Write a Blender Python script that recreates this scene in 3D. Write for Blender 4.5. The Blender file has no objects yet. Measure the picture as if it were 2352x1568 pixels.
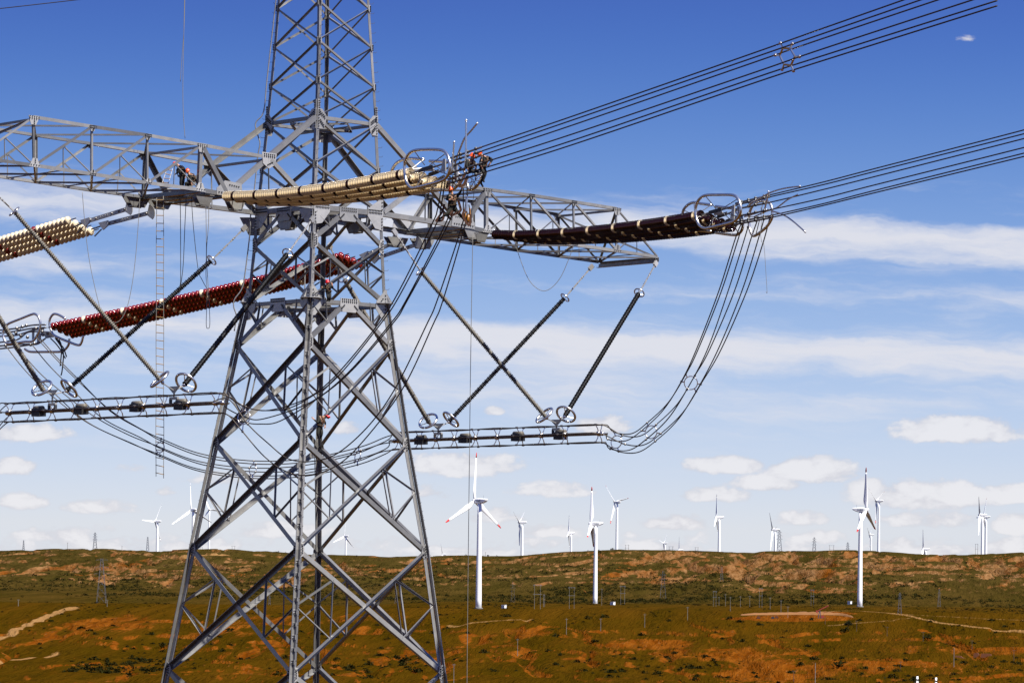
import bpy, math, random
import numpy as np
from mathutils import Vector, Matrix, noise
random.seed(7); rng = np.random.default_rng(7)
SC = bpy.context.scene
COL = SC.collection

# ------------------------------------------------------------------ camera
F = 7800.0            # focal length in units of a 2352 px wide picture
CX, CY = 1176.0, 1340.0   # optical axis (eye level) in that picture
ROLL = 0.010
RT = Vector((math.cos(ROLL), 0, math.sin(ROLL)))
UP = Vector((-math.sin(ROLL), 0, math.cos(ROLL)))
cam_d = bpy.data.cameras.new('camera'); cam = bpy.data.objects.new('camera', cam_d); COL.objects.link(cam)
cam_d.sensor_fit = 'HORIZONTAL'; cam_d.sensor_width = 36.0; cam_d.lens = 36.0*F/2352.0
cam_d.shift_x = 0.0; cam_d.shift_y = (CY-784.0)/2352.0
cam_d.clip_start = 1.0; cam_d.clip_end = 40000.0
m = Matrix.Identity(4)
for i in range(3):
    m[i][0] = RT[i]; m[i][1] = UP[i]; m[i][2] = (0, -1, 0)[i]
cam.matrix_world = m
SC.camera = cam
SC.render.resolution_x, SC.render.resolution_y = 1024, 682

# ------------------------------------------------------------------ light
SUN = Vector((0.45, -0.36, 0.82)).normalized()
sun_d = bpy.data.lights.new('sun', 'SUN'); sun_d.energy = 5.0; sun_d.angle = math.radians(0.53); sun_d.color = (1.0, 0.955, 0.88)
sun = bpy.data.objects.new('sun', sun_d); COL.objects.link(sun)
sun.rotation_euler = (-SUN).to_track_quat('-Z', 'Y').to_euler()
sun.location = (300, 0, 400)
SC.view_settings.view_transform = 'Standard'; SC.view_settings.look = 'None'
SC.view_settings.exposure = 1.0; SC.view_settings.gamma = 1.0; SC.view_settings.use_curve_mapping = False

# ------------------------------------------------------------------ node helper
class NT:
    def __init__(s, tree): s.t = tree; s.n = tree.nodes; s.l = tree.links
    def node(s, typ, **kw):
        nd = s.n.new(typ)
        for k, v in kw.items(): setattr(nd, k, v)
        return nd
    def put(s, sock, v):
        if hasattr(v, 'links') or hasattr(v, 'is_linked'): s.l.new(v, sock)
        else: sock.default_value = v
    def math(s, op, a, b=0.0, c=None, clamp=False):
        nd = s.node('ShaderNodeMath', operation=op, use_clamp=clamp)
        s.put(nd.inputs[0], a); s.put(nd.inputs[1], b)
        if c is not None: s.put(nd.inputs[2], c)
        return nd.outputs[0]
    def mix(s, f, a, b, blend='MIX'):
        nd = s.node('ShaderNodeMix', data_type='RGBA', blend_type=blend)
        s.put(nd.inputs['Factor'], f) if False else s.put(nd.inputs[0], f)
        s.put(nd.inputs[6], a if not isinstance(a, tuple) else (*a, 1.0)[:4]); s.put(nd.inputs[7], b if not isinstance(b, tuple) else (*b, 1.0)[:4])
        return nd.outputs[2]
    def step(s, v, lo, hi):
        nd = s.node('ShaderNodeMapRange', interpolation_type='SMOOTHSTEP')
        s.put(nd.inputs[0], v); s.put(nd.inputs[1], lo); s.put(nd.inputs[2], hi)
        return nd.outputs[0]
    def noise(s, vec, scale, detail=4.0, rough=0.55, dist=0.0):
        nd = s.node('ShaderNodeTexNoise')
        if vec is not None: s.l.new(vec, nd.inputs['Vector'])
        nd.inputs['Scale'].default_value = scale; nd.inputs['Detail'].default_value = detail
        nd.inputs['Roughness'].default_value = rough; nd.inputs['Distortion'].default_value = dist
        return nd.outputs[0]
    def vec(s, x, y, z=0.0):
        nd = s.node('ShaderNodeCombineXYZ'); s.put(nd.inputs[0], x); s.put(nd.inputs[1], y); s.put(nd.inputs[2], z)
        return nd.outputs[0]

# ------------------------------------------------------------------ sky: Nishita plus high cirrus and low cumulus
W = bpy.data.worlds.new('World'); SC.world = W; W.use_nodes = True
n = NT(W.node_tree); n.n.clear()
tc = n.node('ShaderNodeTexCoord')
sep = n.node('ShaderNodeSeparateXYZ'); n.l.new(tc.outputs['Generated'], sep.inputs[0])
sx, sy, sz = sep.outputs
el = n.math('ARCSINE', sz)                                  # elevation
az = n.math('ARCTAN2', sx, sy)                              # azimuth from the view direction
# picture-like angular units: 1 unit = 1 px of the 2352 px picture
A = n.math('MULTIPLY', az, F); E_ = n.math('MULTIPLY', el, F)
zz = n.math('ADD', n.math('MULTIPLY', n.math('MAXIMUM', sz, 0.0), 3.6), 0.02)
sv = n.vec(sx, sy, zz)
nrm = n.node('ShaderNodeVectorMath', operation='NORMALIZE'); n.l.new(sv, nrm.inputs[0])
sky = n.node('ShaderNodeTexSky', sky_type='NISHITA'); sky.sun_disc = False
sky.sun_elevation = math.asin(SUN.z); sky.sun_rotation = math.atan2(SUN.x, SUN.y)
sky.altitude = 1500; sky.air_density = 1.0; sky.dust_density = 0.6; sky.ozone_density = 3.0
n.l.new(nrm.outputs[0], sky.inputs[0])
top = n.mix(1.0, sky.outputs[0], (0.46, 0.585, 1.05), 'MULTIPLY')      # deep highland blue
f = n.math('DIVIDE', n.math('SUBTRACT', 1420.0, E_), 1290.0, clamp=True)  # air thickens towards the horizon
fv = n.vec(n.math('POWER', f, 2.1), n.math('POWER', f, 1.5), n.math('POWER', f, 1.05))
mv = n.node('ShaderNodeMix', data_type='VECTOR', factor_mode='NON_UNIFORM')
n.l.new(fv, mv.inputs[1]); n.l.new(top, mv.inputs[4]); mv.inputs[5].default_value = (4.1, 4.3, 4.65)
base = mv.outputs[1]
# cirrus: long streaks in thin layers, slightly tilted
T_ = n.math('ADD', E_, n.math('MULTIPLY', A, 0.035))        # layer height with tilt
c1 = n.noise(n.vec(n.math('MULTIPLY', A, 0.0008), n.math('MULTIPLY', T_, 0.0075), 1.3), 1.0, 4.0, 0.5, 0.3)
wx = n.noise(n.vec(n.math('MULTIPLY', A, 0.006), n.math('MULTIPLY', T_, 0.012), 2.2), 1.0, 4.0, 0.6)
T2 = n.math('ADD', T_, n.math('MULTIPLY', n.math('SUBTRACT', wx, 0.5), 60.0))
c2 = n.noise(n.vec(n.math('MULTIPLY', A, 0.0035), n.math('MULTIPLY', T2, 0.028), 7.7), 1.0, 6.0, 0.62, 0.3)
cir = n.math('ADD', n.math('MULTIPLY', c1, 0.55), n.math('MULTIPLY', c2, 0.45))
def band(ctr, half, amp, soft=1.0):
    d = n.math('DIVIDE', n.math('SUBTRACT', T2, ctr), half)
    return n.math('MULTIPLY', n.math('EXPONENT', n.math('MULTIPLY', n.math('MULTIPLY', d, d), -1.0)), amp)
bands = None   # streak layers
for b in ((820, 50, 0.33), (560, 46, 0.32), (690, 34, 0.14), (450, 40, 0.10), (340, 160, 0.05)):
    q = band(*b); bands = q if bands is None else n.math('ADD', bands, q)
cirm = n.step(n.math('ADD', cir, bands), 0.52, 0.88)
env = n.math('MULTIPLY', n.step(E_, 150.0, 420.0), n.step(E_, 1060.0, 830.0))
cirm = n.math('MULTIPLY', n.math('MULTIPLY', cirm, env), 0.95)
# cumulus: separate puffs low over the horizon
pn = n.noise(n.vec(n.math('MULTIPLY', A, 0.012), n.math('MULTIPLY', E_, 0.022), 3.1), 1.0, 5.0, 0.55, 0.25)
pn2 = n.noise(n.vec(n.math('MULTIPLY', A, 0.04), n.math('MULTIPLY', E_, 0.06), 5.1), 1.0, 3.0, 0.5, 0.3)
puffs = [ # x, y, half width, half height (picture px), density
 (1130, 943, 26, 13, .75), (1385, 972, 62, 30, .85), (790, 985, 46, 20, .75), (2190, 975, 150, 38, .95), (2250, 985, 90, 26, .8),
 (60, 1005, 110, 26, .75), (35, 1082, 60, 26, .85), (1660, 1060, 100, 26, .95), (1860, 1068, 110, 38, 1.0), (1760, 1100, 90, 24, .8),
 (1640, 1128, 90, 22, .7), (1060, 1062, 140, 36, .7), (2120, 1125, 170, 40, .9), (2310, 1122, 90, 26, .85), (55, 1162, 60, 24, .85),
 (225, 1170, 90, 22, .6), (1270, 1120, 90, 22, .55), (1550, 1192, 80, 24, .8), (1840, 1180, 60, 22, .7), (2330, 1190, 60, 30, .9),
 (300, 1083, 40, 12, .4), (380, 1135, 26, 14, .5), (985, 1130, 60, 24, .55), (2310, 1243, 60, 26, .8), (140, 1235, 120, 22, .55),
 (640, 1220, 120, 24, .55), (1130, 1180, 90, 22, .5), (1880, 1225, 60, 20, .55), (1540, 1250, 70, 16, .6), (2130, 1180, 120, 24, .6),
 (1250, 1215, 80, 18, .55), (2060, 1240, 60, 20, .6), (520, 1105, 90, 20, .4), (2205, 98, 26, 9, .35), (1990, 1110, 60, 30, .7)]
cum = None
for (px, py, hw, hh, de) in puffs:
    dx = n.math('DIVIDE', n.math('SUBTRACT', A, px-CX), float(hw)*1.15)
    dy0 = n.math('SUBTRACT', E_, (CY-py)-0.3*hh)
    dy = n.math('MAXIMUM', n.math('DIVIDE', dy0, hh*1.25), n.math('DIVIDE', dy0, -hh*0.75))   # flat base, domed top
    r2 = n.math('ADD', n.math('MULTIPLY', dx, dx), n.math('MULTIPLY', dy, dy))
    v = n.math('MULTIPLY', n.math('SUBTRACT', 1.0, r2), de)
    cum = v if cum is None else n.math('MAXIMUM', cum, v)
far = n.noise(n.vec(n.math('MULTIPLY', A, 0.007), n.math('MULTIPLY', E_, 0.018), 9.2), 1.0, 5.0, 0.6, 0.2)
lowb = n.math('MULTIPLY', n.step(E_, 330.0, 60.0), n.math('SUBTRACT', far, 0.34))
cum = n.math('MAXIMUM', cum, n.math('SUBTRACT', n.math('MULTIPLY', lowb, 1.9), n.math('MULTIPLY', n.step(E_, 60.0, 330.0), 3.0)))
cumd = n.math('ADD', cum, n.math('ADD', n.math('MULTIPLY', n.math('SUBTRACT', pn, 0.5), 1.7), n.math('MULTIPLY', n.math('SUBTRACT', pn2, 0.5), 0.6)))
cumm = n.math('MULTIPLY', n.math('MULTIPLY', n.step(cumd, 0.06, 0.52), n.step(cum, -0.6, 0.1)), 0.85)
CLOUDW = (4.9, 4.85, 5.0); CLOUDG = (3.55, 3.52, 3.85)
cshade = n.mix(n.step(n.math('ADD', n.math('MULTIPLY', cumd, 0.55), n.math('MULTIPLY', pn, 0.55)), 0.25, 0.72), CLOUDG, CLOUDW)
skyc = n.mix(cirm, base, (4.3, 4.36, 4.75))
skyc = n.mix(cumm, skyc, cshade)
bg = n.node('ShaderNodeBackground'); n.l.new(skyc, bg.inputs[0]); bg.inputs[1].default_value = 0.087
wo = n.node('ShaderNodeOutputWorld'); n.l.new(bg.outputs[0], wo.inputs[0])

# ------------------------------------------------------------------ picture point + distance -> place in the world
def P(x, y, Y):
    cu, cv = (x-CX)/F, (CY-y)/F
    return Vector(((RT.x*cu+UP.x*cv)*Y, Y, (RT.z*cu+UP.z*cv)*Y))
def on_line(x, y, o, d):       # point seen at (x, y) that lies on the vertical plane through o along plan direction d
    cu, cv = (x-CX)/F, (CY-y)/F
    k = RT.x*cu+UP.x*cv
    Y = (o[0]*d[1]-o[1]*d[0])/(k*d[1]-d[0])
    return P(x, y, Y)

# ------------------------------------------------------------------ mesh helpers
class MB:
    def __init__(s): s.v = []; s.f = []
    def add(s, vs, fs):
        o = len(s.v); s.v.extend(vs); s.f.extend([tuple(i+o for i in f) for f in fs]); return s
    def box(s, c, ax, ay, az):
        c, ax, ay, az = map(Vector, (c, ax, ay, az))
        vs = [c+ax*i+ay*j+az*k for k in (-1, 1) for j in (-1, 1) for i in (-1, 1)]
        return s.add(vs, [(0, 2, 3, 1), (4, 5, 7, 6), (0, 1, 5, 4), (2, 6, 7, 3), (0, 4, 6, 2), (1, 3, 7, 5)])
    def prism(s, pts, off):
        k = len(pts); off = Vector(off)
        vs = [Vector(p) for p in pts]+[Vector(p)+off for p in pts]
        return s.add(vs, [tuple(range(k))[::-1], tuple(range(k, 2*k))]+[(i, (i+1) % k, (i+1) % k+k, i+k) for i in range(k)])
    def angle(s, a, b, d1, d2, w1, w2, t):   # rolled steel angle: corner on a-b, flanges along d1 and d2
        a, b = Vector(a), Vector(b)
        sec = [(0, 0), (w1, 0), (w1, t), (t, t), (t, w2), (0, w2)]
        vs = [p+d1*x+d2*y for p in (a, b) for x, y in sec]
        fs = [(i, (i+1) % 6, (i+1) % 6+6, i+6) for i in range(6)]
        fs += [(0, 3, 2, 1), (0, 5, 4, 3), (6, 7, 8, 9), (6, 9, 10, 11)]
        return s.add(vs, fs)
    def tube(s, pts, r, k=6, closed=False, cap=True):
        pts = [Vector(p) for p in pts]; N = len(pts)
        rr = r if isinstance(r, (list, tuple)) else [r]*N
        prev = None; vs = []
        for i, p in enumerate(pts):
            if closed: t = pts[(i+1) % N]-pts[i-1]
            else: t = pts[min(i+1, N-1)]-pts[max(i-1, 0)]
            t.normalize()
            if prev is None:
                prev = t.orthogonal().normalized()
            prev = (prev-t*prev.dot(t)).normalized(); b = t.cross(prev)
            for j in range(k):
                a = 2*math.pi*j/k
                vs.append(p+(prev*math.cos(a)+b*math.sin(a))*rr[i])
        fs = []
        for i in range(N if closed else N-1):
            o, q = i*k, ((i+1) % N)*k
            for j in range(k): fs.append((o+j, o+(j+1) % k, q+(j+1) % k, q+j))
        if cap and not closed: fs += [tuple(range(k))[::-1], tuple(range((N-1)*k, N*k))]
        return s.add(vs, fs)
    def sphere(s, c, r, k=10, h=6, sc=(1, 1, 1)):
        c = Vector(c); pts = []; 
        vs = [c+Vector((0, 0, -r*sc[2]))]
        for i in range(1, h):
            th = math.pi*i/h
            for j in range(k):
                a = 2*math.pi*j/k
                vs.append(c+Vector((math.sin(th)*math.cos(a)*r*sc[0], math.sin(th)*math.sin(a)*r*sc[1], -math.cos(th)*r*sc[2])))
        vs.append(c+Vector((0, 0, r*sc[2]))); fs = []
        for j in range(k): fs.append((0, 1+(j+1) % k, 1+j)); fs.append((len(vs)-1, len(vs)-1-k+j, len(vs)-1-k+(j+1) % k))
        for i in range(h-2):
            for j in range(k): fs.append((1+i*k+j, 1+i*k+(j+1) % k, 1+(i+1)*k+(j+1) % k, 1+(i+1)*k+j))
        return s.add(vs, fs)
    def mesh(s, name, mat, smooth=False):
        me = bpy.data.meshes.new(name); me.from_pydata([tuple(v) for v in s.v], [], s.f); me.update()
        if mat: me.materials.append(mat)
        if smooth: me.polygons.foreach_set('use_smooth', [True]*len(me.polygons))
        return me
    def build(s, name, mat, parent=None, smooth=False): return obj(name, s.mesh(name, mat, smooth), parent)
def obj(name, me, parent=None):
    o = bpy.data.objects.new(name, me); COL.objects.link(o)
    if parent is not None:
        o.parent = parent
        o.matrix_parent_inverse = pinv(parent)
    return o
def pinv(p):
    mm = Matrix.Identity(4); q = p
    chain = []
    while q is not None: chain.append(q); q = q.parent
    w = Matrix.Identity(4)
    for q in reversed(chain): w = w @ q.matrix_parent_inverse @ q.matrix_basis
    return w.inverted()
def thing(name, label, cat, loc=(0, 0, 0), group=None):
    o = bpy.data.objects.new(name, None); COL.objects.link(o); o.location = loc
    o.empty_display_size = 0.3
    return tag(o, label, cat, group)
def tag(o, label, cat, group=None, kind=None):
    if label: o['label'] = label
    if cat: o['category'] = cat
    if group: o['group'] = group
    if kind: o['kind'] = kind
    return o
def spline(pts, per=8):
    pts = [Vector(p) for p in pts]; out = []
    for i in range(len(pts)-1):
        p0, p1, p2, p3 = pts[max(i-1, 0)], pts[i], pts[i+1], pts[min(i+2, len(pts)-1)]
        for j in range(per):
            t = j/per
            out.append(0.5*((2*p1)+(p2-p0)*t+(2*p0-5*p1+4*p2-p3)*t*t+(3*p1-p0-3*p2+p3)*t**3))
    out.append(pts[-1]); return out
def perp(a, nrm):  # unit vector perpendicular to a, lying in the face with normal nrm
    return Vector(nrm).cross(a).normalized()

# ------------------------------------------------------------------ materials
def mat_new(name):
    m = bpy.data.materials.new(name); m.use_nodes = True; t = NT(m.node_tree)
    b = m.node_tree.nodes['Principled BSDF']; return m, t, b
def simple(name, col, rough=0.5, metal=0.0, var=0.15, scale=3.0, coat=0.0, spec=0.5, piece=None):
    m, t, b = mat_new(name)
    tcn = t.node('ShaderNodeTexCoord'); oi = t.node('ShaderNodeObjectInfo')
    f = t.noise(tcn.outputs['Object'], scale, 5.0, 0.6)
    lo = tuple(c*(1-var) for c in col); hi = tuple(min(1.0, c*(1+var)) for c in col)
    c = t.mix(f, lo, hi)
    pv = var if piece is None else piece
    rv = t.math('ADD', t.math('MULTIPLY', oi.outputs['Random'], pv), 1.0-pv*0.5)
    hs = t.node('ShaderNodeHueSaturation'); t.l.new(c, hs.inputs['Color']); t.l.new(rv, hs.inputs['Value'])
    t.l.new(hs.outputs[0], b.inputs['Base Color'])
    b.inputs['Roughness'].default_value = rough; b.inputs['Metallic'].default_value = metal
    b.inputs['Coat Weight'].default_value = coat; b.inputs['Specular IOR Level'].default_value = spec
    if var > 0.05:
        t.l.new(t.math('ADD', t.math('MULTIPLY', t.math('SUBTRACT', f, 0.5), 0.3), rough), b.inputs['Roughness'])
    return m
M_STEEL = simple('galvanised_steel', (0.170, 0.165, 0.155), 0.27, 0.15, 0.38, 1.8, spec=0.8, piece=0.75)
M_PLATE = simple('galvanised_plate', (0.29, 0.283, 0.27), 0.26, 0.15, 0.3, 2.2, spec=0.8, piece=0.5)
M_BOLT = simple('bolt_steel', (0.03, 0.03, 0.03), 0.5, 0.6, 0.2, 9.0)
M_ALU = simple('polished_aluminium', (0.66, 0.63, 0.58), 0.27, 0.95, 0.04, 2.5)
M_FIT = simple('forged_fitting', (0.20, 0.19, 0.18), 0.42, 0.8, 0.25, 6.0)
M_FITD = simple('dark_forged_fitting', (0.06, 0.06, 0.06), 0.5, 0.6, 0.25, 6.0)
M_WIRE = simple('weathered_conductor', (0.045, 0.033, 0.022), 0.45, 0.3, 0.2, 2.0)
M_PWHITE = simple('white_porcelain', (0.66, 0.55, 0.37), 0.12, 0.0, 0.06, 4.0, 0.6)
M_PBROWN = simple('brown_porcelain', (0.018, 0.0034, 0.002), 0.10, 0.0, 0.2, 4.0, 0.7)
M_PBROWN2 = simple('red_brown_porcelain', (0.155, 0.009, 0.004), 0.12, 0.0, 0.2, 4.0, 0.6)
M_RUBBER = simple('grey_silicone_rubber', (0.10, 0.088, 0.068), 0.6, 0.0, 0.2, 4.0)
M_RUBSHADE = simple('shaded_silicone_rubber', (0.008, 0.008, 0.008), 0.5, 0.0, 0.2, 4.0)  # same rubber as the grey one, with shade painted into its colour
M_ROPE = simple('grey_rope', (0.16, 0.15, 0.13), 0.85, 0.0, 0.25, 14.0)
M_ROPED = simple('black_rope', (0.02, 0.02, 0.022), 0.8, 0.0, 0.25, 14.0)
M_WOOD = simple('yellow_rung', (0.30, 0.18, 0.06), 0.7, 0.0, 0.25, 9.0)
M_BOXD = simple('black_weight', (0.018, 0.017, 0.016), 0.5, 0.1, 0.2, 4.0)
M_CLOTH = simple('dark_workwear', (0.012, 0.012, 0.010), 0.9, 0.0, 0.4, 9.0)
M_CAMO = simple('olive_workwear', (0.009, 0.009, 0.005), 0.9, 0.0, 0.7, 12.0)
M_SKIN = simple('skin', (0.38, 0.20, 0.12), 0.55, 0.0, 0.1, 5.0)
M_ORANGE = simple('orange_helmet', (0.70, 0.085, 0.006), 0.28, 0.0, 0.08, 3.0, 0.4)
M_RED = simple('red_helmet', (0.62, 0.01, 0.012), 0.25, 0.0, 0.08, 3.0, 0.4)
M_HARN = simple('harness_webbing', (0.07, 0.035, 0.012), 0.8, 0.0, 0.2, 9.0)
M_STRAP = simple('brown_strap', (0.06, 0.018, 0.004), 0.75, 0.0, 0.3, 9.0)
M_YEL = simple('yellow_hoist', (0.30, 0.12, 0.008), 0.4, 0.0, 0.2, 6.0)
M_TURB = simple('turbine_paint', (0.80, 0.80, 0.79), 0.38, 0.0, 0.05, 0.1, 0.2)
M_TIP = simple('red_tip_paint', (0.50, 0.02, 0.015), 0.4, 0.0, 0.1, 0.5)
M_MARK = simple('dark_marking', (0.05, 0.07, 0.06), 0.5, 0.0, 0.1, 2.0)
M_POLE = simple('concrete_pole', (0.15, 0.14, 0.12), 0.8, 0.0, 0.2, 0.6)
M_POLED = simple('tarred_pole', (0.06, 0.045, 0.035), 0.8, 0.0, 0.3, 0.6)
M_LATT = simple('distant_lattice_steel', (0.16, 0.17, 0.19), 0.5, 0.4, 0.2, 0.5)
M_BOXW = simple('white_cabinet_paint', (0.78, 0.78, 0.76), 0.45, 0.0, 0.05, 0.5)
M_PJR = simple('red_machine_paint', (0.24, 0.03, 0.022), 0.45, 0.0, 0.2, 0.5)
M_PJB = simple('blue_machine_paint', (0.03, 0.05, 0.09), 0.45, 0.0, 0.2, 0.5)
M_MUD = simple('rammed_earth', (0.095, 0.026, 0.006), 0.95, 0.0, 0.25, 0.5)
M_TRACK = simple('pale_dirt', (0.165, 0.088, 0.030), 0.95, 0.0, 0.25, 0.12)
M_BARK = simple('bark', (0.06, 0.04, 0.03), 0.9, 0.0, 0.3, 1.0)
M_LEAF = simple('leaf', (0.009, 0.009, 0.003), 0.9, 0.0, 0.4, 0.4, spec=0.05)
M_BUSH = simple('scrub_leaf', (0.0135, 0.0120, 0.0016), 0.9, 0.0, 0.55, 0.05, spec=0.05)

# ------------------------------------------------------------------ terrain
def vnoise(x, y, seed=0):
    xi = np.floor(x).astype(np.int64); yi = np.floor(y).astype(np.int64); xf = x-xi; yf = y-yi
    u = xf*xf*xf*(xf*(xf*6-15)+10); v = yf*yf*yf*(yf*(yf*6-15)+10)
    def h(a, b):
        q = (a*374761393+b*668265263+seed*974634777) & 0xffffffff
        q = ((q ^ (q >> 13))*1274126177) & 0xffffffff
        return ((q ^ (q >> 16)) & 0xffff)/65535.0
    return (h(xi, yi)*(1-u)+h(xi+1, yi)*u)*(1-v)+(h(xi, yi+1)*(1-u)+h(xi+1, yi+1)*u)*v
def fbm(x, y, seed=0, o=5, g=0.5):
    a, s, t = 1.0, 0.0, 0.0
    for i in range(o):
        s = s+a*vnoise(x*2**i+i*17.3, y*2**i+i*9.1, seed+i); t += a; a *= g
    return s/t
RX = np.array([-600, 0, 120, 230, 350, 500, 700, 900, 1000, 1190, 1290, 1415, 1560, 1700, 1850, 2000, 2120, 2250, 2352, 2900])
RY = np.array([1275, 1263, 1259, 1261, 1266, 1264, 1271, 1276, 1278, 1278, 1271, 1264, 1263, 1268, 1268, 1266, 1271, 1270, 1265, 1262])
GULLY = [((3480, 3620, 3760, 3860, 3940), (1702, 1698, 1712, 1700, 1668), 12., 11.), ((3640, 3760, 3900, 3960), (1700, 1730, 1752, 1770), 9., 9.), ((3700, 3800, 3900, 3960), (1830, 1800, 1812, 1826), 9., 8.), ((3720, 3800, 3900, 3960), (1950, 1935, 1946, 1960), 9., 8.), ((3700, 3820, 3940), (2020, 2035, 2060), 8., 7.), ((3720, 3800, 3900), (1460, 1500, 1520), 9., 6.), ((3560, 3640, 3720, 3800), (520, 500, 440, 400), 10., 9.), ((3600, 3680, 3760), (330, 300, 280), 8., 7.), ((3600, 3700, 3820), (800, 790, 770), 9., 6.), ((3680, 3760, 3860), (2200, 2230, 2250), 9., 7.)]
def height(X, Y):
    X = np.asarray(X, float); Y = np.asarray(Y, float)
    Ys = np.maximum(Y, 60.0)
    px = CX+F*X/Ys
    right = np.clip((px-650)/350.0, 0, 1); right = right*right*(3-2*right)
    prof_r = np.interp(Y, [-4000, -60, 0, 30, 120, 186, 320, 700, 1100, 1400, 1560, 1700, 1800, 1880, 1960, 2010, 2100, 2400, 2760, 3000, 3150], [-3, -2.2, -1.75, -2.6, -9, -16.5, -26, -38, -44, -44, -41.5, -36, -30.5, -24.5, -18.2, -15.0, -14.2, -13.2, -16, -14, -10])
    prof_l = np.interp(Y, [-4000, -60, 0, 30, 120, 186, 320, 700, 1100, 1400, 1560, 1700, 1800, 1880, 1960, 2010, 2060, 2200, 2400, 2700, 2900, 3150], [-3, -2.2, -1.75, -2.6, -9, -16.5, -26, -38, -44, -44, -41.5, -36, -31, -25, -17.6, -14.2, -14.1, -17, -22, -20, -14, -9])
    base = prof_l*(1-right)+prof_r*right
    hr = (CY+ROLL*(px-CX)-np.interp(px, RX, RY))/F*4000.0
    t = np.clip((Y-3150)/850.0, 0, 1)
    shp = 0.55*t+0.45*t*t*(3-2*t)
    hill = -9.5+(hr+9.5)*shp
    past = np.clip((Y-4000)/300.0, 0, 1)
    hill = hill-past*4.0-np.clip((Y-4300)/9000.0, 0, 1)*30
    H = np.where(Y < 3150, base, hill)
    # relief
    g = np.clip((Y-900)/500.0, 0, 1)
    w = np.clip((Y-3150)/250.0, 0, 1)*np.clip((4080-Y)/160.0, 0, 1)
    plain = np.clip(1-np.abs(Y-2450)/420.0, 0, 1)
    fg = np.clip((1990-Y)/120.0, 0, 1)
    H = H+g*(fbm(X/190+3, Y/260, 1, 4)-0.5)*(6.0*fg+2.0*plain*0.4+13.0*w)
    H = H+g*(fbm((X-.1*Y)/38, Y/150, 11, 4)-0.5)*(2.6*fg+0.4+2.8*w)
    # gullies on the far hillside: ridged noise running down the slope
    rn = 1-np.abs(2*fbm(X/120+0.9*fbm(X/60, Y/90, 41, 3), Y/420, 21, 4)-1)
    gul = np.clip((rn-0.86)/0.14, 0, 1)
    H = H-w*gul*9.0
    rn2 = 1-np.abs(2*fbm(X/70+5, Y/230+2, 27, 4)-1)
    H = H-(0.35*w+0.55*fg)*np.clip((rn2-0.9)/0.1, 0, 1)*4.5
    # the larger gullies of the right and left hillside
    for (gy, gx, wd, dp) in GULLY:
        cx_ = np.interp(Y, gy, gx); wob = (fbm(Y/30+cx_*.01, X*0+2.0, 61, 3)-.5)*26
        dist = np.abs((px-cx_)/F*Ys+wob); prof_ = np.clip(1-dist/wd, 0, 1)**.6
        fade = np.clip((Y-gy[0])/60.0, 0, 1)*np.clip((gy[-1]-Y)/40.0, 0, 1)
        H = H-prof_*dp*fade
    # low scarps
    tn = fbm(X/160+8, Y/120, 33, 4)*5.0
    tf = tn-np.floor(tn); tf = np.clip((tf-0.42)/0.16, 0, 1)
    H = H+(tf-0.5)*(1.6*fg+2.6*w)
    return H
def Hs(x, y): return float(height(np.array([x]), np.array([y]))[0])
_ys = np.concatenate([np.arange(1250, 2400, 3.0), np.arange(2400, 4400, 8.0)])
def ground(px, py, ymin=1250.0):
    cu, cv = (px-CX)/F, (CY-py)/F
    kx = RT.x*cu+UP.x*cv; kz = RT.z*cu+UP.z*cv
    ys = _ys[_ys >= ymin]
    d = kz*ys-height(kx*ys, ys)
    idx = np.where(d <= 0)[0]
    Y = ys[idx[0]] if len(idx) else ys[np.argmin(np.abs(d))]
    return Vector((kx*Y, Y, Hs(kx*Y, Y)))
TRACKS = [([(-20, 1474), (0, 1465), (30, 1452), (62, 1437), (95, 1421), (128, 1409), (150, 1401), (168, 1396)], 5.5, 1.0), ([(-20, 1523), (0, 1520), (60, 1512), (127, 1503)], 4.0, .75),
 ([(1880, 1404), (1960, 1402), (2040, 1407), (2085, 1413), (2130, 1423), (2190, 1433), (2260, 1441), (2370, 1452)], 3.8, .62), ([(2050, 1408), (2130, 1413), (2240, 1419), (2370, 1424)], 3.0, .42), ([(1900, 1436), (1960, 1431), (2030, 1426), (2090, 1419)], 2.6, .45),
 ([(1030, 1437), (1080, 1431), (1150, 1425), (1220, 1422)], 3.0, .55), ([(420, 1280), (460, 1276), (520, 1274)], 8.0, .8), ([(1960, 1292), (1980, 1280), (2000, 1272)], 7.0, .8)]
ksd = np.linspace(-0.185, 0.185, 560)
ks = np.concatenate([-np.geomspace(4.0, 0.195, 30), ksd, np.geomspace(0.195, 4.0, 30)])
rows = np.concatenate([np.linspace(-3500, -60, 12), np.linspace(-40, 1200, 40), np.linspace(1225, 1480, 12), np.linspace(1486, 2060, 200), np.linspace(2066, 3140, 130), np.linspace(3146, 4060, 210), np.linspace(4075, 4600, 20), np.geomspace(4700, 14000, 16)])
KK, YY = np.meshgrid(ks, rows)
XX = KK*(np.maximum(YY, 0)+420.0)
ZZ = height(XX, YY)
nr, nc = ZZ.shape
co = np.stack([XX, YY, ZZ], -1).reshape(-1, 3)
idx = np.arange(nr*nc).reshape(nr, nc)
quads = np.stack([idx[:-1, :-1], idx[:-1, 1:], idx[1:, 1:], idx[1:, :-1]], -1).reshape(-1, 4)
me = bpy.data.meshes.new('ground')
me.vertices.add(len(co)); me.vertices.foreach_set('co', co.ravel())
me.loops.add(quads.size); me.loops.foreach_set('vertex_index', quads.ravel().astype(np.int32))
me.polygons.add(len(quads)); me.polygons.foreach_set('loop_start', np.arange(0, quads.size, 4, dtype=np.int32)); me.polygons.foreach_set('loop_total', np.full(len(quads), 4, np.int32))
me.polygons.foreach_set('use_smooth', np.ones(len(quads), bool))
me.update(); me.validate()
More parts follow.
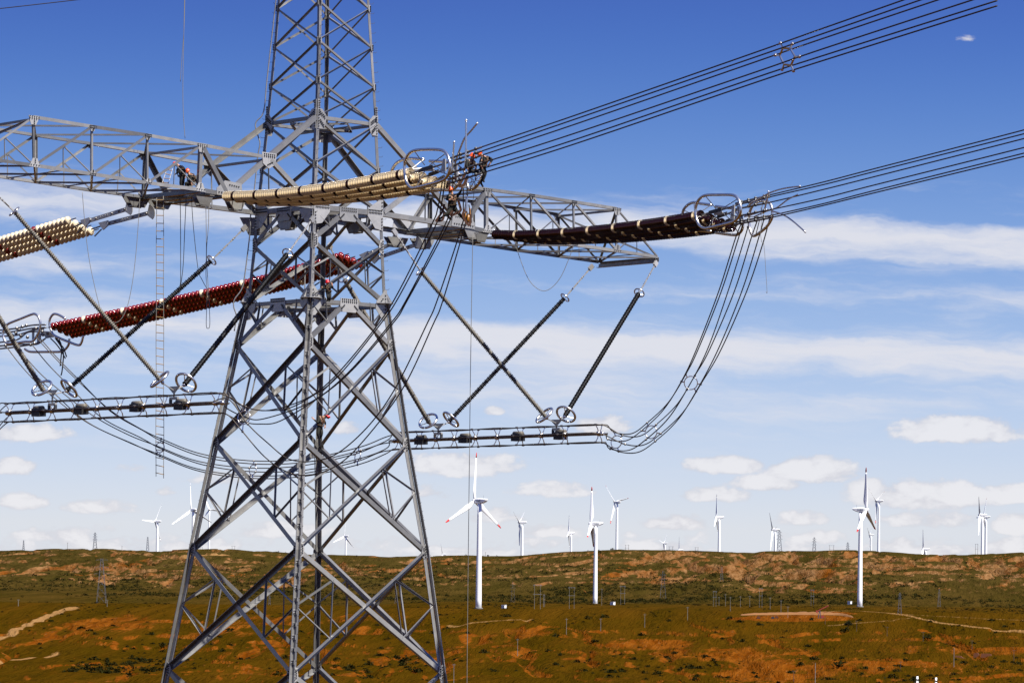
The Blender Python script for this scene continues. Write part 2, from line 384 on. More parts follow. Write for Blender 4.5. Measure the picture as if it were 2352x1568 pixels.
# bare earth: steep faces plus the bare patches of the place
PX = CX+F*XX/np.maximum(YY, 60); PY = CY+ROLL*(PX-CX)-F*ZZ/np.maximum(YY, 60)
dzdy = np.gradient(ZZ, axis=0)/np.gradient(YY, axis=0)
dzdx = np.gradient(ZZ, axis=1)/np.maximum(np.gradient(XX, axis=1), .01)
steep = np.sqrt(dzdy**2+dzdx**2)
warp = fbm((XX-.13*YY)/45, YY/420, 51, 5)-0.5
soil = np.clip((steep-0.26)/0.22, 0, 1)*0.9
patches = [(90,1418,150,20,.5),(300,1435,260,26,.75),(470,1450,140,22,.85),(120,1470,140,16,.5),(560,1425,160,18,.7),(310,1500,240,12,.45),(880,1420,160,14,.5),(860,1450,120,16,.6),
 (1160,1452,190,16,.6),(1480,1480,180,18,.95),(1330,1500,130,14,.7),(1100,1478,110,14,.6),(1640,1500,200,22,.9),(1900,1530,260,26,.95),(1760,1548,220,22,.9),(2100,1490,180,14,.8),(2270,1495,140,16,.9),(2200,1535,200,22,.8),(1560,1478,120,12,.7),(2290,1560,120,14,.7),(1480,1560,150,12,.5),(1900,1495,120,10,.7),
 (1830,1419,150,9,1.5),(1690,1420,60,5,1.2),(1915,1408,60,5,1.2),
 (280,1315,120,12,.6),(130,1275,120,8,.5),(420,1290,110,10,.6),(610,1296,120,14,.7),(780,1310,120,14,.5),(1010,1300,120,14,.4),(1180,1290,140,14,.6),(1350,1300,140,16,.8),(1480,1295,140,18,.9),(1560,1330,120,14,.8),(1700,1290,60,16,.9),(1800,1300,120,14,.7),(1930,1285,120,12,.8),(2090,1300,160,14,.7),(2250,1310,140,16,.9),(2200,1345,160,12,.6),(1640,1275,140,8,.5),(640,1340,160,8,.3),(2010,1340,120,8,.5),(60,1330,110,6,.3)]
acc = np.zeros_like(ZZ)
for (cx, cy, hw, hh, am) in patches:
    dd = ((PX-cx)/hw)**2+((PY-cy)/hh)**2
    acc = np.maximum(acc, am*np.clip(1.25-dd, 0, 1))
vis = (YY > 1200)
soil = np.clip(soil+np.where(vis, np.clip((acc*np.where(YY > 3000, .44, 1.05)+warp*1.45+(fbm((XX-.13*YY)/12, YY/130, 77, 3)-.5)*.8-0.42)*1.35, 0, 1), 0.3), 0, 1)
at = me.attributes.new('soil', 'FLOAT', 'POINT'); at.data.foreach_set('value', soil.ravel().astype(np.float32))
trk = np.zeros_like(ZZ)
for pxs, wid, am in TRACKS:
    pl = spline([ground(*p) for p in pxs], 10)
    for p0, p1 in zip(pl[:-1], pl[1:]):
        ax_, ay_ = p0.x, p0.y; bx_, by_ = p1.x-p0.x, p1.y-p0.y; L2 = bx_*bx_+by_*by_+1e-6
        sel = (YY > min(p0.y, p1.y)-40) & (YY < max(p0.y, p1.y)+40) & (np.abs(XX-ax_) < 60)
        tt = np.clip(((XX[sel]-ax_)*bx_+(YY[sel]-ay_)*by_)/L2, 0, 1)
        dd = np.sqrt((XX[sel]-ax_-tt*bx_)**2+((YY[sel]-ay_-tt*by_)*.45)**2)
        trk[sel] = np.maximum(trk[sel], am*np.clip(1.6-dd/(wid*.5), 0, 1))
at = me.attributes.new('track', 'FLOAT', 'POINT'); at.data.foreach_set('value', trk.ravel().astype(np.float32))
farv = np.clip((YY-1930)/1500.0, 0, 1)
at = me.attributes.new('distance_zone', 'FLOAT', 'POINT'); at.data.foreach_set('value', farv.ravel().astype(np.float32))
M_GROUND, t, b = mat_new('steppe_ground')
tcn = t.node('ShaderNodeTexCoord'); ob = tcn.outputs['Object']
a1 = t.node('ShaderNodeAttribute', attribute_name='soil').outputs['Fac']; a2 = t.node('ShaderNodeAttribute', attribute_name='distance_zone').outputs['Fac']
sp3 = t.node('ShaderNodeSeparateXYZ'); t.l.new(ob, sp3.inputs[0])
gv = t.vec(t.math('ADD', sp3.outputs[0], t.math('MULTIPLY', sp3.outputs[1], -0.13)), t.math('MULTIPLY', sp3.outputs[1], 0.085), sp3.outputs[2])
n1 = t.noise(gv, 0.035, 6, 0.62, 0.4); n2 = t.noise(gv, 0.22, 5, 0.65, 0.3); n3 = t.noise(gv, 0.8, 4, 0.6)
n4 = t.noise(gv, 0.085, 5, 0.6)
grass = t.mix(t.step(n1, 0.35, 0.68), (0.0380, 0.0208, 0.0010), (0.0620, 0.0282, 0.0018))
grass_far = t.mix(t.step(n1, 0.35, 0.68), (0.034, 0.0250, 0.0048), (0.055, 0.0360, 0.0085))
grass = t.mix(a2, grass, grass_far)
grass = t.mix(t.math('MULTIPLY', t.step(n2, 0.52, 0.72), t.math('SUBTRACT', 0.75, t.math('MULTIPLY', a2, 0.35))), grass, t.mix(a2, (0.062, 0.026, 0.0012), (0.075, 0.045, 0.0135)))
red = t.mix(t.step(n2, 0.3, 0.7), (0.090, 0.0215, 0.0010), (0.155, 0.048, 0.0045))
tan = t.mix(t.step(n2, 0.3, 0.7), (0.105, 0.043, 0.012), (0.205, 0.110, 0.045))
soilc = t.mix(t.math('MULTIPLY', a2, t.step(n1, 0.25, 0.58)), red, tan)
soilc = t.mix(t.math('MULTIPLY', t.step(n3, 0.55, 0.75), 0.5), soilc, (0.20, 0.095, 0.028))
msk = t.step(t.math('ADD', a1, t.math('ADD', t.math('MULTIPLY', t.math('SUBTRACT', n2, 0.5), 1.5), t.math('MULTIPLY', t.math('SUBTRACT', n3, 0.5), 1.2))), 0.30, 0.85)
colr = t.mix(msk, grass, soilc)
a3 = t.node('ShaderNodeAttribute', attribute_name='track').outputs['Fac']
tm = t.step(t.math('ADD', a3, t.math('MULTIPLY', t.math('SUBTRACT', n3, 0.5), 0.9)), 0.25, 0.75)
dk = t.math('MULTIPLY', t.step(n3, 0.45, 0.56), t.step(n4, 0.44, 0.57))
colr = t.mix(t.math('MULTIPLY', dk, t.math('ADD', 0.38, t.math('MULTIPLY', a2, 0.2))), colr, (0.0080, 0.0066, 0.0010))
colr = t.mix(tm, colr, t.mix(n2, (0.17, 0.080, 0.022), (0.27, 0.155, 0.062)))
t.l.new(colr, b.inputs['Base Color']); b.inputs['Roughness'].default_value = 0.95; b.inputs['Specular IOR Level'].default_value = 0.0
bp = t.node('ShaderNodeBump'); bp.inputs['Strength'].default_value = 0.9; bp.inputs['Distance'].default_value = 3.0
t.l.new(t.math('ADD', n2, t.math('MULTIPLY', n3, 0.5)), bp.inputs['Height']); t.l.new(bp.outputs[0], b.inputs['Normal'])
me.materials.append(M_GROUND)
gr = obj('ground', me); gr['kind'] = 'structure'

# ================================================================== the transmission tower
EPS = 0.027; DT = 186.0
dR = Vector((math.cos(EPS), -math.sin(EPS), 0)); dF = Vector((math.sin(EPS), math.cos(EPS), 0))
DIRS = {'R': dR, 'F': dF, 'L': -dR, 'N': -dF}
U = ((dR+dF)/math.sqrt(2)); V = ((dR-dF)/math.sqrt(2))     # along the crossarm, along the line
LEV = [(-250, 662, 832), (-160, 654, 838), (-70, 645, 844), (20.5, 635.8, 849.8), (110, 628.5, 855.5), (200.5, 619.5, 861.5), (286, 610.6, 866.4), (392, 598.5, 871.5), (490, 587.5, 878),
       (566, 581, 880.5), (697, 567, 887), (796, 543, 901), (1020, 493.6, 935.4), (1264, 440, 979), (1540, 383, 1017), (1850, 318, 1066), (2058, 274, 1098)]
NODE = {}
for i, (y, xl, xr) in enumerate(LEV):
    c = P((xl+xr)/2, y, DT); r = (xr-xl)/2*DT/F
    NODE[i] = {k: c+d*r for k, d in DIRS.items()}; NODE[i]['C'] = c; NODE[i]['r'] = r
iTOP, iBOT, iWAI = 6, 8, 10
tower = thing('transmission_tower', 'large galvanised steel lattice transmission tower standing in the foreground', 'pylon', (NODE[16]['C'].x, DT, NODE[16]['C'].z))
FACES = [('L', 'N'), ('N', 'R'), ('R', 'F'), ('F', 'L')]
def fnormal(i, A_, B_):
    d = (NODE[i][B_]-NODE[i][A_]); nn = Vector((d.y, -d.x, 0)).normalized()
    if nn.dot((NODE[i][A_]+NODE[i][B_])/2-NODE[i]['C']) < 0: nn = -nn
    return nn
_seq = [0]
def bar(name, a, b, nn, w, off=0.0, t=None, flip=False, trim=0.0, parent=None, mat=None):
    a, b = Vector(a), Vector(b); d = (b-a).normalized()
    nn = (Vector(nn)-d*Vector(nn).dot(d)).normalized()
    q = perp(d, nn)
    _seq[0] += 1; j = (_seq[0] % 7)*0.0013
    a = a+d*trim+nn*(off+j); b = b-d*trim+nn*(off+j)
    if t is None: t = max(0.012, w*0.10)
    if flip: q = -q
    inw = -nn if off >= 0 else nn
    mb = MB().angle(a-q*w/2, b-q*w/2, q, inw, w, w*0.95, t)
    return mb.build(name, mat or M_STEEL, parent or tower)
def plate(c, nn, d1, pts, t=0.028, bolts=(), name='gusset_plate', parent=None, boltr=0.03):
    nn = Vector(nn).normalized(); d1 = Vector(d1); d1 = (d1-nn*d1.dot(nn)).normalized(); d2 = nn.cross(d1)
    if d2.z < 0 and abs(d2.z) > 0.2: d2 = -d2
    _seq[0] += 1; off = 0.03+(_seq[0] % 9)*0.0017
    p3 = [c+d1*x+d2*y+nn*off for x, y in pts]
    o = MB().prism(p3, nn*t).build(name, M_PLATE, parent or tower)
    if bolts:
        mb = MB()
        for x, y in bolts:
            q = c+d1*x+d2*y+nn*(off+t+0.02)
            mb.box(q, d1*boltr, d2*boltr, nn*0.022)
        bo = mb.build('bolts', M_BOLT, o); bo['kind'] = 'stuff'
    return o
def rows(x0, y0, x1, y1, k, w=0.0, m=1):
    out = []
    for i in range(k):
        f = i/(k-1) if k > 1 else 0
        for j in range(m): out.append((x0+(x1-x0)*f, y0+(y1-y0)*f+w*(j-(m-1)/2)))
    return out
# legs
def wleg(i): return 0.165 if i < 6 else (0.20 if i < 10 else 0.255)
for i in range(len(LEV)-1):
    for k in 'LNRF':
        a, b = NODE[i][k], NODE[i+1][k]
        nb = {'L': ('N', 'F'), 'N': ('R', 'L'), 'R': ('F', 'N'), 'F': ('L', 'R')}[k]
        d1 = (NODE[i][nb[0]]-NODE[i][k]).normalized(); d2 = (NODE[i][nb[1]]-NODE[i][k]).normalized()
        w = wleg(i)
        lg = MB().angle(a, b, d1, d2, w, w, 0.028).build('leg', M_STEEL, tower)
        if i >= iWAI and k in 'NLR':
            # second angle behind plus batten plates: built-up leg
            q = (d1+d2)*-0.012
            MB().angle(a+q, b+q, -d1, -d2, w*.8, w*.8, 0.026).build('inner_angle', M_STEEL, lg)
            L_ = (b-a).length; kk = int(L_/0.62); ax = (b-a).normalized(); bm = MB()
            for s_ in range(1, kk):
                p = a+ax*(s_*L_/kk); ph = 0.13 if s_ % 2 else 0.10
                for dd, on in ((-d1, -d2), (-d2, -d1)):
                    o = MB().prism([p+dd*0.05-ax*ph+on*0.042, p+dd*w*0.74-ax*ph+on*0.042, p+dd*w*0.74+ax*ph+on*0.042, p+dd*0.05+ax*ph+on*0.042], on*0.022).build('batten_plate', M_PLATE, lg)
                    for u_ in (0.34, 0.6):
                        for z_ in (-0.5, 0.5): bm.box(p+dd*w*u_+ax*ph*z_+on*0.082, dd*0.022, ax*0.022, on*0.02)
            bo = bm.build('bolts', M_BOLT, lg); bo['kind'] = 'stuff'
# step bolts on the right and left legs
for k, sd in (('R', dR), ('L', -dR), ('N', (dR-dF*1.2).normalized())):
    mb = MB()
    for i in range(2, 15):
        a, b = NODE[i][k], NODE[i+1][k]; L_ = (b-a).length; kk = int(L_/0.46)
        for s_ in range(kk):
            p = a.lerp(b, (s_+.5)/kk)
            if k == 'N': p = p+(NODE[i]['R']-NODE[i]['N']).normalized()*0.1
            mb.tube([p, p+sd*0.17, p+sd*0.22+Vector((0, 0, 0.06))], 0.013, 4)
    o = mb.build('step_bolts', M_FIT, tower); o['kind'] = 'stuff'
# face bracing
def xpanel(i, j, w, sub=False, wsub=0.09):
    for A_, B_ in FACES:
        nn = fnormal(i, A_, B_)
        a0, b0, a1, b1 = NODE[i][A_], NODE[i][B_], NODE[j][A_], NODE[j][B_]
        bar('diagonal_brace', a0, b1, nn, w, 0.012, trim=0.12)
        bar('diagonal_brace', b0, a1, nn, w, -0.06, trim=0.12)
        if sub:
            # secondary lattice between leg mid nodes and the diagonals
            f = (b0-a0).length/((b0-a0).length+(b1-a1).length)
            X = a0.lerp(b1, f)
            for (t0, t1) in ((a0, a1), (b0, b1)):
                lm = t0.lerp(t1, f*0.98); u_ = t0.lerp(X, 0.52); l_ = t1.lerp(X, 0.52)
                bar('secondary_brace', lm, u_, nn, wsub, -0.05, trim=0.06)
                bar('secondary_brace', lm, l_, nn, wsub, -0.06, trim=0.06)
                bar('secondary_brace', u_, l_, nn, wsub, -0.07, trim=0.02)
def kpanel(i, j, w):
    for A_, B_ in FACES:
        nn = fnormal(i, A_, B_); m_ = (NODE[i][A_]+NODE[i][B_])/2
        for k in (A_, B_):
            bar('knee_brace', m_, NODE[j][k], nn, w, 0.012, trim=0.12)
            bar('secondary_brace', NODE[i][k].lerp(NODE[j][k], .06), m_.lerp(NODE[j][k], .52), nn, 0.10, -0.05)
            bar('secondary_brace', NODE[i][k].lerp(m_, .42), m_.lerp(NODE[j][k], .52), nn, 0.09, -0.06)
        d = (NODE[i][B_]-NODE[i][A_]).normalized()
        plate(m_-Vector((0, 0, .28)), nn, d, [(-.62, .40), (.62, .40), (.66, -.12), (.45, -.34), (-.45, -.34), (-.66, -.12)], bolts=rows(-.5, .28, .5, .28, 8, .13, 2)+rows(-.36, .02, -.56, -.16, 4)+rows(.36, .02, .56, -.16, 4))
def ring(i, w, off=0.02, dz=0.0):
    for A_, B_ in FACES:
        nn = fnormal(i, A_, B_); z = Vector((0, 0, dz))
        bar('horizontal_beam', NODE[i][A_]+z, NODE[i][B_]+z, nn, w, off, trim=0.05)
def plan_x(i, w):
    z = Vector((0, 0, -0.12)); up = Vector((0, 0, 1))
    ms = [(NODE[i][a]+NODE[i][b])/2+z for a, b in FACES]
    for q in range(4): bar('plan_brace', ms[q], ms[(q+1) % 4], up, w, 0.0)
    bar('plan_brace', ms[0], ms[2], up, w, -0.14); bar('plan_brace', ms[1], ms[3], up, w, -0.28)
for i in range(0, 6): xpanel(i, i+1, 0.108)
xpanel(6, 7, 0.145); xpanel(7, 8, 0.145)
kpanel(8, 9, 0.215)
xpanel(9, 10, 0.205, True, 0.08)
kpanel(10, 11, 0.23)
xpanel(11, 12, 0.24, True, 0.088); xpanel(12, 13, 0.24, True, 0.09); xpanel(13, 14, 0.245, True, 0.095); xpanel(14, 15, 0.25, True, 0.1); xpanel(15, 16, 0.26, False)
ring(iTOP, 0.19); ring(iBOT, 0.29, 0.03); ring(iWAI, 0.20, 0.02, -0.12)
plan_x(iTOP, 0.12); plan_x(iBOT, 0.16); plan_x(iWAI, 0.14)
# gusset plates at the leg nodes
for i in (3, 4, 5, 7, 9, 11, 12, 13, 14):
    big = i >= 9
    for A_, B_ in FACES[:2]+FACES[2:]:
        nn = fnormal(i, A_, B_); d = (NODE[i][B_]-NODE[i][A_]).normalized(); s_ = 0.8 if big else 0.36
        for k, sg in ((A_, 1), (B_, -1)):
            pts = [(0.03*sg, s_*.55), (s_*.36*sg, s_*.42), (s_*.45*sg, 0), (s_*.36*sg, -s_*.42), (0.03*sg, -s_*.55)]
            if sg < 0: pts = pts[::-1]
            bl = rows(s_*.12*sg, s_*.36, s_*.12*sg, -s_*.36, 5 if big else 4)+(rows(s_*.27*sg, s_*.22, s_*.27*sg, -s_*.22, 4) if big else [])
            plate(NODE[i][k], nn, d, pts, bolts=bl, boltr=0.03 if big else 0.022)
for A_, B_ in FACES:      # large hexagonal plates at the crossarm top and bottom, and at the waist
    for k, sg in ((A_, 1), (B_, -1)):
        nn = fnormal(iTOP, A_, B_); d = (NODE[iTOP][B_]-NODE[iTOP][A_]).normalized()
        pts = [(0.0, .5), (.35*sg, .45), (.62*sg, .12), (.6*sg, -.25), (.45*sg, -.62), (0, -.62)]
        plate(NODE[iTOP][k], nn, d, pts if sg > 0 else pts[::-1], bolts=rows(.1*sg, .3, .5*sg, .02, 5, .12, 2)+rows(.08*sg, .1, .08*sg, -.5, 5)+rows(.2*sg, -.2, .42*sg, -.45, 4, .12, 2))
        nn = fnormal(iBOT, A_, B_); d = (NODE[iBOT][B_]-NODE[iBOT][A_]).normalized()
        pts = [(0.0, .75), (.3*sg, .7), (1.05*sg, .2), (1.1*sg, -.2), (.55*sg, -.85), (0, -.95)]
        plate(NODE[iBOT][k], nn, d, pts if sg > 0 else pts[::-1], bolts=rows(.12*sg, .06, 1.0*sg, .06, 9, .14, 2)+rows(.08*sg, -.3, .08*sg, -.8, 4)+rows(.08*sg, .2, .08*sg, .6, 3))
        nn = fnormal(iWAI, A_, B_); d = (NODE[iWAI][B_]-NODE[iWAI][A_]).normalized()
        pts = [(0.0, .75), (.12*sg, .75), (.75*sg, .1), (.8*sg, -.3), (.3*sg, -.9), (0, -.95)]
        plate(NODE[iWAI][k], nn, d, pts if sg > 0 else pts[::-1], bolts=rows(.12*sg, .45, .12*sg, -.5, 6)+rows(.3*sg, .25, .6*sg, -.05, 4))
# waist corner caps: flat ring plate with pyramid stiffeners
for k in 'LNRF':
    p = NODE[iWAI][k]; d = DIRS[k]; s_ = Vector((-d.y, d.x, 0)); z = Vector((0, 0, 1))
    MB().prism([p-d*.5+s_*.62, p-d*.5-s_*.62, p+d*.22-s_*.45, p+d*.42, p+d*.22+s_*.45], z*0.04).build('base_plate', M_PLATE, tower)
    for sg in (1, -1):
        MB().prism([p+d*.02+z*.05, p+d*.36+z*.05, p+d*.02+z*.62*sg if sg > 0 else p+d*.02-z*.55], s_*.02).build('stiffener', M_PLATE, tower)
        MB().prism([p+s_*.25*sg+d*.1+z*.04, p+s_*.34*sg+d*.26+z*.04, p+s_*.2*sg+d*.06+z*.42], d*.02).build('stiffener', M_PLATE, tower)
# leg splices above the crossarm
for k, (na, nbk) in {'L': ('N', 'F'), 'N': ('R', 'L'), 'R': ('F', 'N')}.items():
    p = NODE[iTOP][k].lerp(NODE[5][k], 0.25); ax = (NODE[5][k]-NODE[iTOP][k]).normalized()
    for o_ in (na, nbk):
        d = (NODE[iTOP][o_]-NODE[iTOP][k]).normalized(); nn = fnormal(iTOP, *[f for f in FACES if k in f and o_ in f][0])
        plate(p, nn, d, [(0.0, -.45), (.17, -.45), (.17, .45), (0, .45)] , bolts=[(x, y) for x in (.06, .13) for y in np.linspace(-.38, .38, 7)], name='splice_plate', boltr=0.022)
# cable conduit down the left leg
cpts = [(640, -60), (634, 0), (613.5, 180), (605.7, 256), (589, 279), (587, 293), (594, 317), (597, 331), (592, 360), (584, 437), (575, 500), (574.4, 532), (561.7, 635), (554, 666), (538.3, 688), (537, 705), (543, 727), (538, 760)]
MB().tube(spline([P(x, y, DT-0.1) for x, y in cpts], 4), 0.035, 6).build('conduit', M_STEEL, tower, True)

# ---- crossarms
N_C, L_C, R_C, F_C = (NODE[iBOT][k] for k in 'NLRF')
N_T, L_T, R_T, F_T = (NODE[iTOP][k] for k in 'NLRF')
WB = (N_C-L_C).length
def front(x, y): return on_line(x, y, N_C, U)
def back(p): return p-V*WB
UPV = Vector((0, 0, 1))
def crossarm(T, B, tip, knee, K, rootT, rootB):
    Tf = [front(*q) for q in T]; Bf = [front(*q) for q in B]; tf = front(*tip); kf = front(*knee); Kf = front(*K)
    for s_, nn in ((0, V), (1, -V)):
        g = (lambda p: p) if s_ == 0 else back
        rt = rootT[s_]; rb = rootB[s_]
        Tn = [g(p) for p in Tf]; Bn = [g(p) for p in Bf]; tn = g(tf); kn = g(kf); Kn = g(Kf)
        bar('knee_strut', rt, kn, nn, 0.26, 0.02); bar('knee_strut', kn, Kn, nn, 0.26, 0.02)
        bar('top_chord', kn, Tn[0], nn, 0.18, 0.03)
        for q in range(3): bar('top_chord', Tn[q], Tn[q+1], nn, 0.17, 0.03)
        bar('bottom_chord', rb, Kn, nn, 0.27, 0.03); bar('bottom_chord', Kn, Bn[0], nn, 0.23, 0.03)
        for q in range(3): bar('bottom_chord', Bn[q], Bn[q+1], nn, 0.18, 0.03)
        bar('bottom_chord', Bn[3], tn, nn, 0.17, 0.03)
        bar('post', Tn[0], Bn[0], nn, 0.20, 0.0, trim=0.1)
        for q in range(1, 4): bar('post', Tn[q], Bn[q], nn, 0.105, 0.0, trim=0.08)
        bar('diagonal_brace', Tn[0], Kn, nn, 0.24, 0.06, trim=0.15)
        bar('diagonal_brace', kn, rb, nn, 0.24, 0.06, trim=0.15)
        fk = kn.copy(); hv = Kn.lerp(rb, 0.5); bar('post', kn, rb.lerp(Kn, 0.52), nn, 0.09, -0.03)
        for q in range(4):
            e_ = Bn[q+1] if q < 3 else tn
            bar('diagonal_brace', Tn[q], e_, nn, 0.115 if q < 3 else 0.09, 0.05, trim=0.1)
            md = Tn[q].lerp(e_, .5); bm_ = Bn[q].lerp(e_, .5)
            bar('secondary_brace', md, Bn[q], nn, 0.075, -0.03, trim=0.05)
            bar('secondary_brace', md, bm_, nn, 0.06, -0.04)
        for q in range(4):
            d = (Tn[min(q+1, 3)]-Tn[max(q-1, 0)]).normalized(); sz = 0.34 if q in (0, 3) else 0.21
            plate(Tn[q]-UPV*sz*.35, nn, d, [(-sz, sz*.5), (sz, sz*.5), (sz*.55, -sz*.8), (-sz*.35, -sz*.8)], bolts=rows(-sz*.8, sz*.25, sz*.8, sz*.25, 5, .1, 2)+rows(0, -.05, 0, -sz*.65, 3), boltr=.024)
            plate(Bn[q]+UPV*sz*.25, nn, d, [(-sz, -sz*.5), (sz, -sz*.5), (sz*.4, sz*.8), (-sz*.4, sz*.8)], bolts=rows(-sz*.7, -sz*.2, sz*.7, -sz*.2, 4)+rows(0, .05, 0, sz*.65, 3), boltr=.024)
        d = (Kn-rb).normalized()
        plate(kn-UPV*.1, nn, d, [(-.5, .35), (.5, .35), (.42, -.25), (0, -.5), (-.42, -.25)], bolts=rows(-.35, .2, .35, .2, 6, .12, 2)+rows(-.2, -.15, .1, -.3, 4))
        plate(Kn+UPV*.22, nn, d, [(-1.0, -.3), (.75, -.3), (.75, .05), (.2, .5), (-.9, .45)], bolts=rows(-.8, -.15, .6, -.15, 9)+rows(-.7, .25, -.1, .3, 5))
    allT = [kf]+Tf; allB = [Kf]+Bf+[tf]
    for lst, w, o in ((allT, 0.10, -0.02), (allB, 0.10, 0.02)):
        for q in range(len(lst)-1):
            bar('plan_brace', lst[q], back(lst[q+1]), UPV, w, o); bar('plan_brace', back(lst[q]), lst[q+1], UPV, w, o-0.12)
            if lst is allB:
                a, b = lst[q], lst[q+1]; mf = a.lerp(b, .5)
                cx_ = (a+back(b))/2
                bar('secondary_brace', mf, cx_, UPV, 0.06, -0.05); bar('secondary_brace', back(mf), cx_, UPV, 0.06, -0.06)
    for p, w in ((Tf[0], .14), (Tf[3], .14), (Bf[0], .3), (kf, .16), (Kf, .34)): bar('cross_beam', p, back(p), UPV, w, -0.16)
    bar('cross_beam', Bf[0]+(Kf-Bf[0])*.45, back(Bf[0]+(Kf-Bf[0])*.45), UPV, .30, -0.2)
    for dz, w in ((-.02, .28), (-.24, .24)): bar('tip_beam', tf+UPV*dz, back(tf)+UPV*dz, UPV if dz > -.1 else (tf-Bf[3]).normalized(), w, 0.0)
    for g in (lambda p: p, back):
        bar('strut', g(Tf[3]) , back(tf) if g(tf) == tf else tf, UPV, .12, 0.0)
    return dict(Tf=Tf, Bf=Bf, tip=tf, K=Kf, knee=kf)
AL = crossarm([(463.6, 333), (339.5, 311), (212, 291), (77, 269)], [(459, 436), (339.5, 420), (212, 400), (79, 380)], (-56, 361), (617, 362), (522, 447), (N_T, L_T), (N_C, L_C))
AR = crossarm([(1119, 435), (1220.5, 448.5), (1318, 463.5), (1416, 479)], [(1119, 531), (1222, 547), (1320, 562), (1417, 576)], (1510, 590), (978, 414), (1066, 520), (R_T, F_T), (R_C, F_C))
# hanging brackets under the crossarm
def bracket(p, along, w=0.9, h=0.62, name='hanger_bracket'):
    along = Vector(along).normalized(); s_ = Vector((-along.y, along.x, 0))
    MB().prism([p+along*(-w), p+along*w, p+along*w*.55-UPV*h, p-along*w*.45-UPV*h], s_*0.05).build(name, M_STEEL, tower)
    MB().prism([p+along*(-w)+s_*.34, p+along*w+s_*.34, p+along*w*.55-UPV*h+s_*.34, p-along*w*.45-UPV*h+s_*.34], s_*0.05).build(name, M_STEEL, tower)
    MB().box(p-UPV*h*.9+s_*.19, along*w*.5, s_*.19, UPV*.025).build(name, M_STEEL, tower)
def backl(x, y): return on_line(x, y, L_C, U)
for q in ((318, 452), (372, 456)): bracket(backl(*q), U, .8, .55)
for q in ((915, 545), (975, 549)): bracket(backl(*q), U, .8, .55)
bracket(L_C-UPV*.25, dR, .9, .95); bracket((L_C+N_C)/2-UPV*.3, (N_C-L_C), .75, .8); bracket((R_C+F_C)/2-UPV*.3, (R_C-F_C), .75, .6)
for q in ((470, 452), (545, 462), (1084, 528), (1105, 536)): bracket(front(*q), U, .55, .5)

# ================================================================== insulators
Df = Vector((0.53, -0.848, 0)); Db = Vector((-0.86, 0.51, 0))
def lathe_mesh(name, prof, k, mat):
    vs = []; fs = []
    for r, z in prof:
        for j in range(k):
            a = 2*math.pi*j/k; vs.append(Vector((r*math.cos(a), r*math.sin(a), z)))
    for i in range(len(prof)-1):
        for j in range(k): fs.append((i*k+j, i*k+(j+1) % k, (i+1)*k+(j+1) % k, (i+1)*k+j))
    fs.append(tuple(range(k))[::-1]); fs.append(tuple(range((len(prof)-1)*k, len(prof)*k)))
    return MB().add(vs, fs).mesh(name, mat, True)
RD = 0.262
prof = [(.02, -.135), (.062, -.13), (.07, -.085), (.13, -.072), (.19, -.04), (.235, .012), (RD, .075), (RD-.006, .088), (RD-.018, .08), (.232, -.012), (.205, -.022), (.197, .055), (.186, .057), (.172, -.03), (.14, -.035), (.133, .055), (.122, .057), (.105, -.035), (.05, -.03), (.034, .03), (.034, .105), (.02, .11)]
DISC = {}
for nm, mt in (('w', M_PWHITE), ('b', M_PBROWN), ('r', M_PBROWN2)): DISC[nm] = lathe_mesh('insulator_disc', prof, 18, mt)
def insulator_string(label, group, curve, main, alt, every, first, pitch=0.245, dsc=1.0):
    # curve: world polyline from the tower outwards
    pts = spline(curve, 10); cum = [0]
    for i in range(1, len(pts)): cum.append(cum[-1]+(pts[i]-pts[i-1]).length)
    tot = cum[-1]; k = int(tot/pitch)
    st = thing('insulator_string', label, 'insulator', pts[0], group)
    j = 0
    for q in range(k):
        s_ = (q+.5)*tot/k
        while cum[j+1] < s_: j += 1
        f = (s_-cum[j])/(cum[j+1]-cum[j]); p = pts[j].lerp(pts[j+1], f); d = (pts[j+1]-pts[j]).normalized()
        o = obj('insulator_disc', DISC[alt] if (q-first) % every == 0 else DISC[main], st)
        o.location = p; o.scale = (dsc, dsc, 1.0); o.rotation_mode = 'QUATERNION'; o.rotation_quaternion = d.to_track_quat('Z', 'Y')
    MB().tube([pts[0]-(pts[1]-pts[0]).normalized()*.35]+pts[::4]+[pts[-1]+(pts[-1]-pts[-2]).normalized()*.35], 0.03, 6).build('pin_rod', M_FIT, st)
    return pts
def line_pts(px, o, d): return [on_line(x, y, o, d) for x, y in px]
ORD = ['nearest', 'second', 'third', 'farthest']
# left phase, front side (white)
oWF = front(512, 452)
cWF = line_pts([(516, 451), (560, 449.5), (621, 446.5), (678, 440.8), (737.5, 433.6), (797, 424.5), (860.6, 413), (923, 401.4), (944, 397.5)], oWF, Df)
ofs = U*0.70+UPV*(-0.15)
WF = []
for q in range(4):
    c = [p+(U*.70-UPV*(.035+.115*i/8))*q+Df*(0.1*q) for i, p in enumerate(cWF)]
    WF.append(insulator_string('white disc insulator string with brown marker discs, left of tower centre, %s of four' % ORD[q], 'white tension strings in front of the tower', c, 'w', 'b', 10, 4))
# right phase, front side (brown)
oBF = front(1130, 538)
cBF = line_pts([(1134, 538), (1192, 539.6), (1253, 537), (1317, 532.7), (1383, 527), (1451, 518.8), (1519, 509.6), (1590.5, 497.7), (1611, 493.5)], oBF, Df)
BF = []
for q in range(4):
    c = [p+(U*.70-UPV*(.035+.125*i/8))*q+Df*(0.1*q) for i, p in enumerate(cBF)]
    BF.append(insulator_string('dark brown disc insulator string with white marker discs, right of tower, %s of four' % ORD[q], 'brown tension strings on the right', c, 'b', 'w', 10, 9))
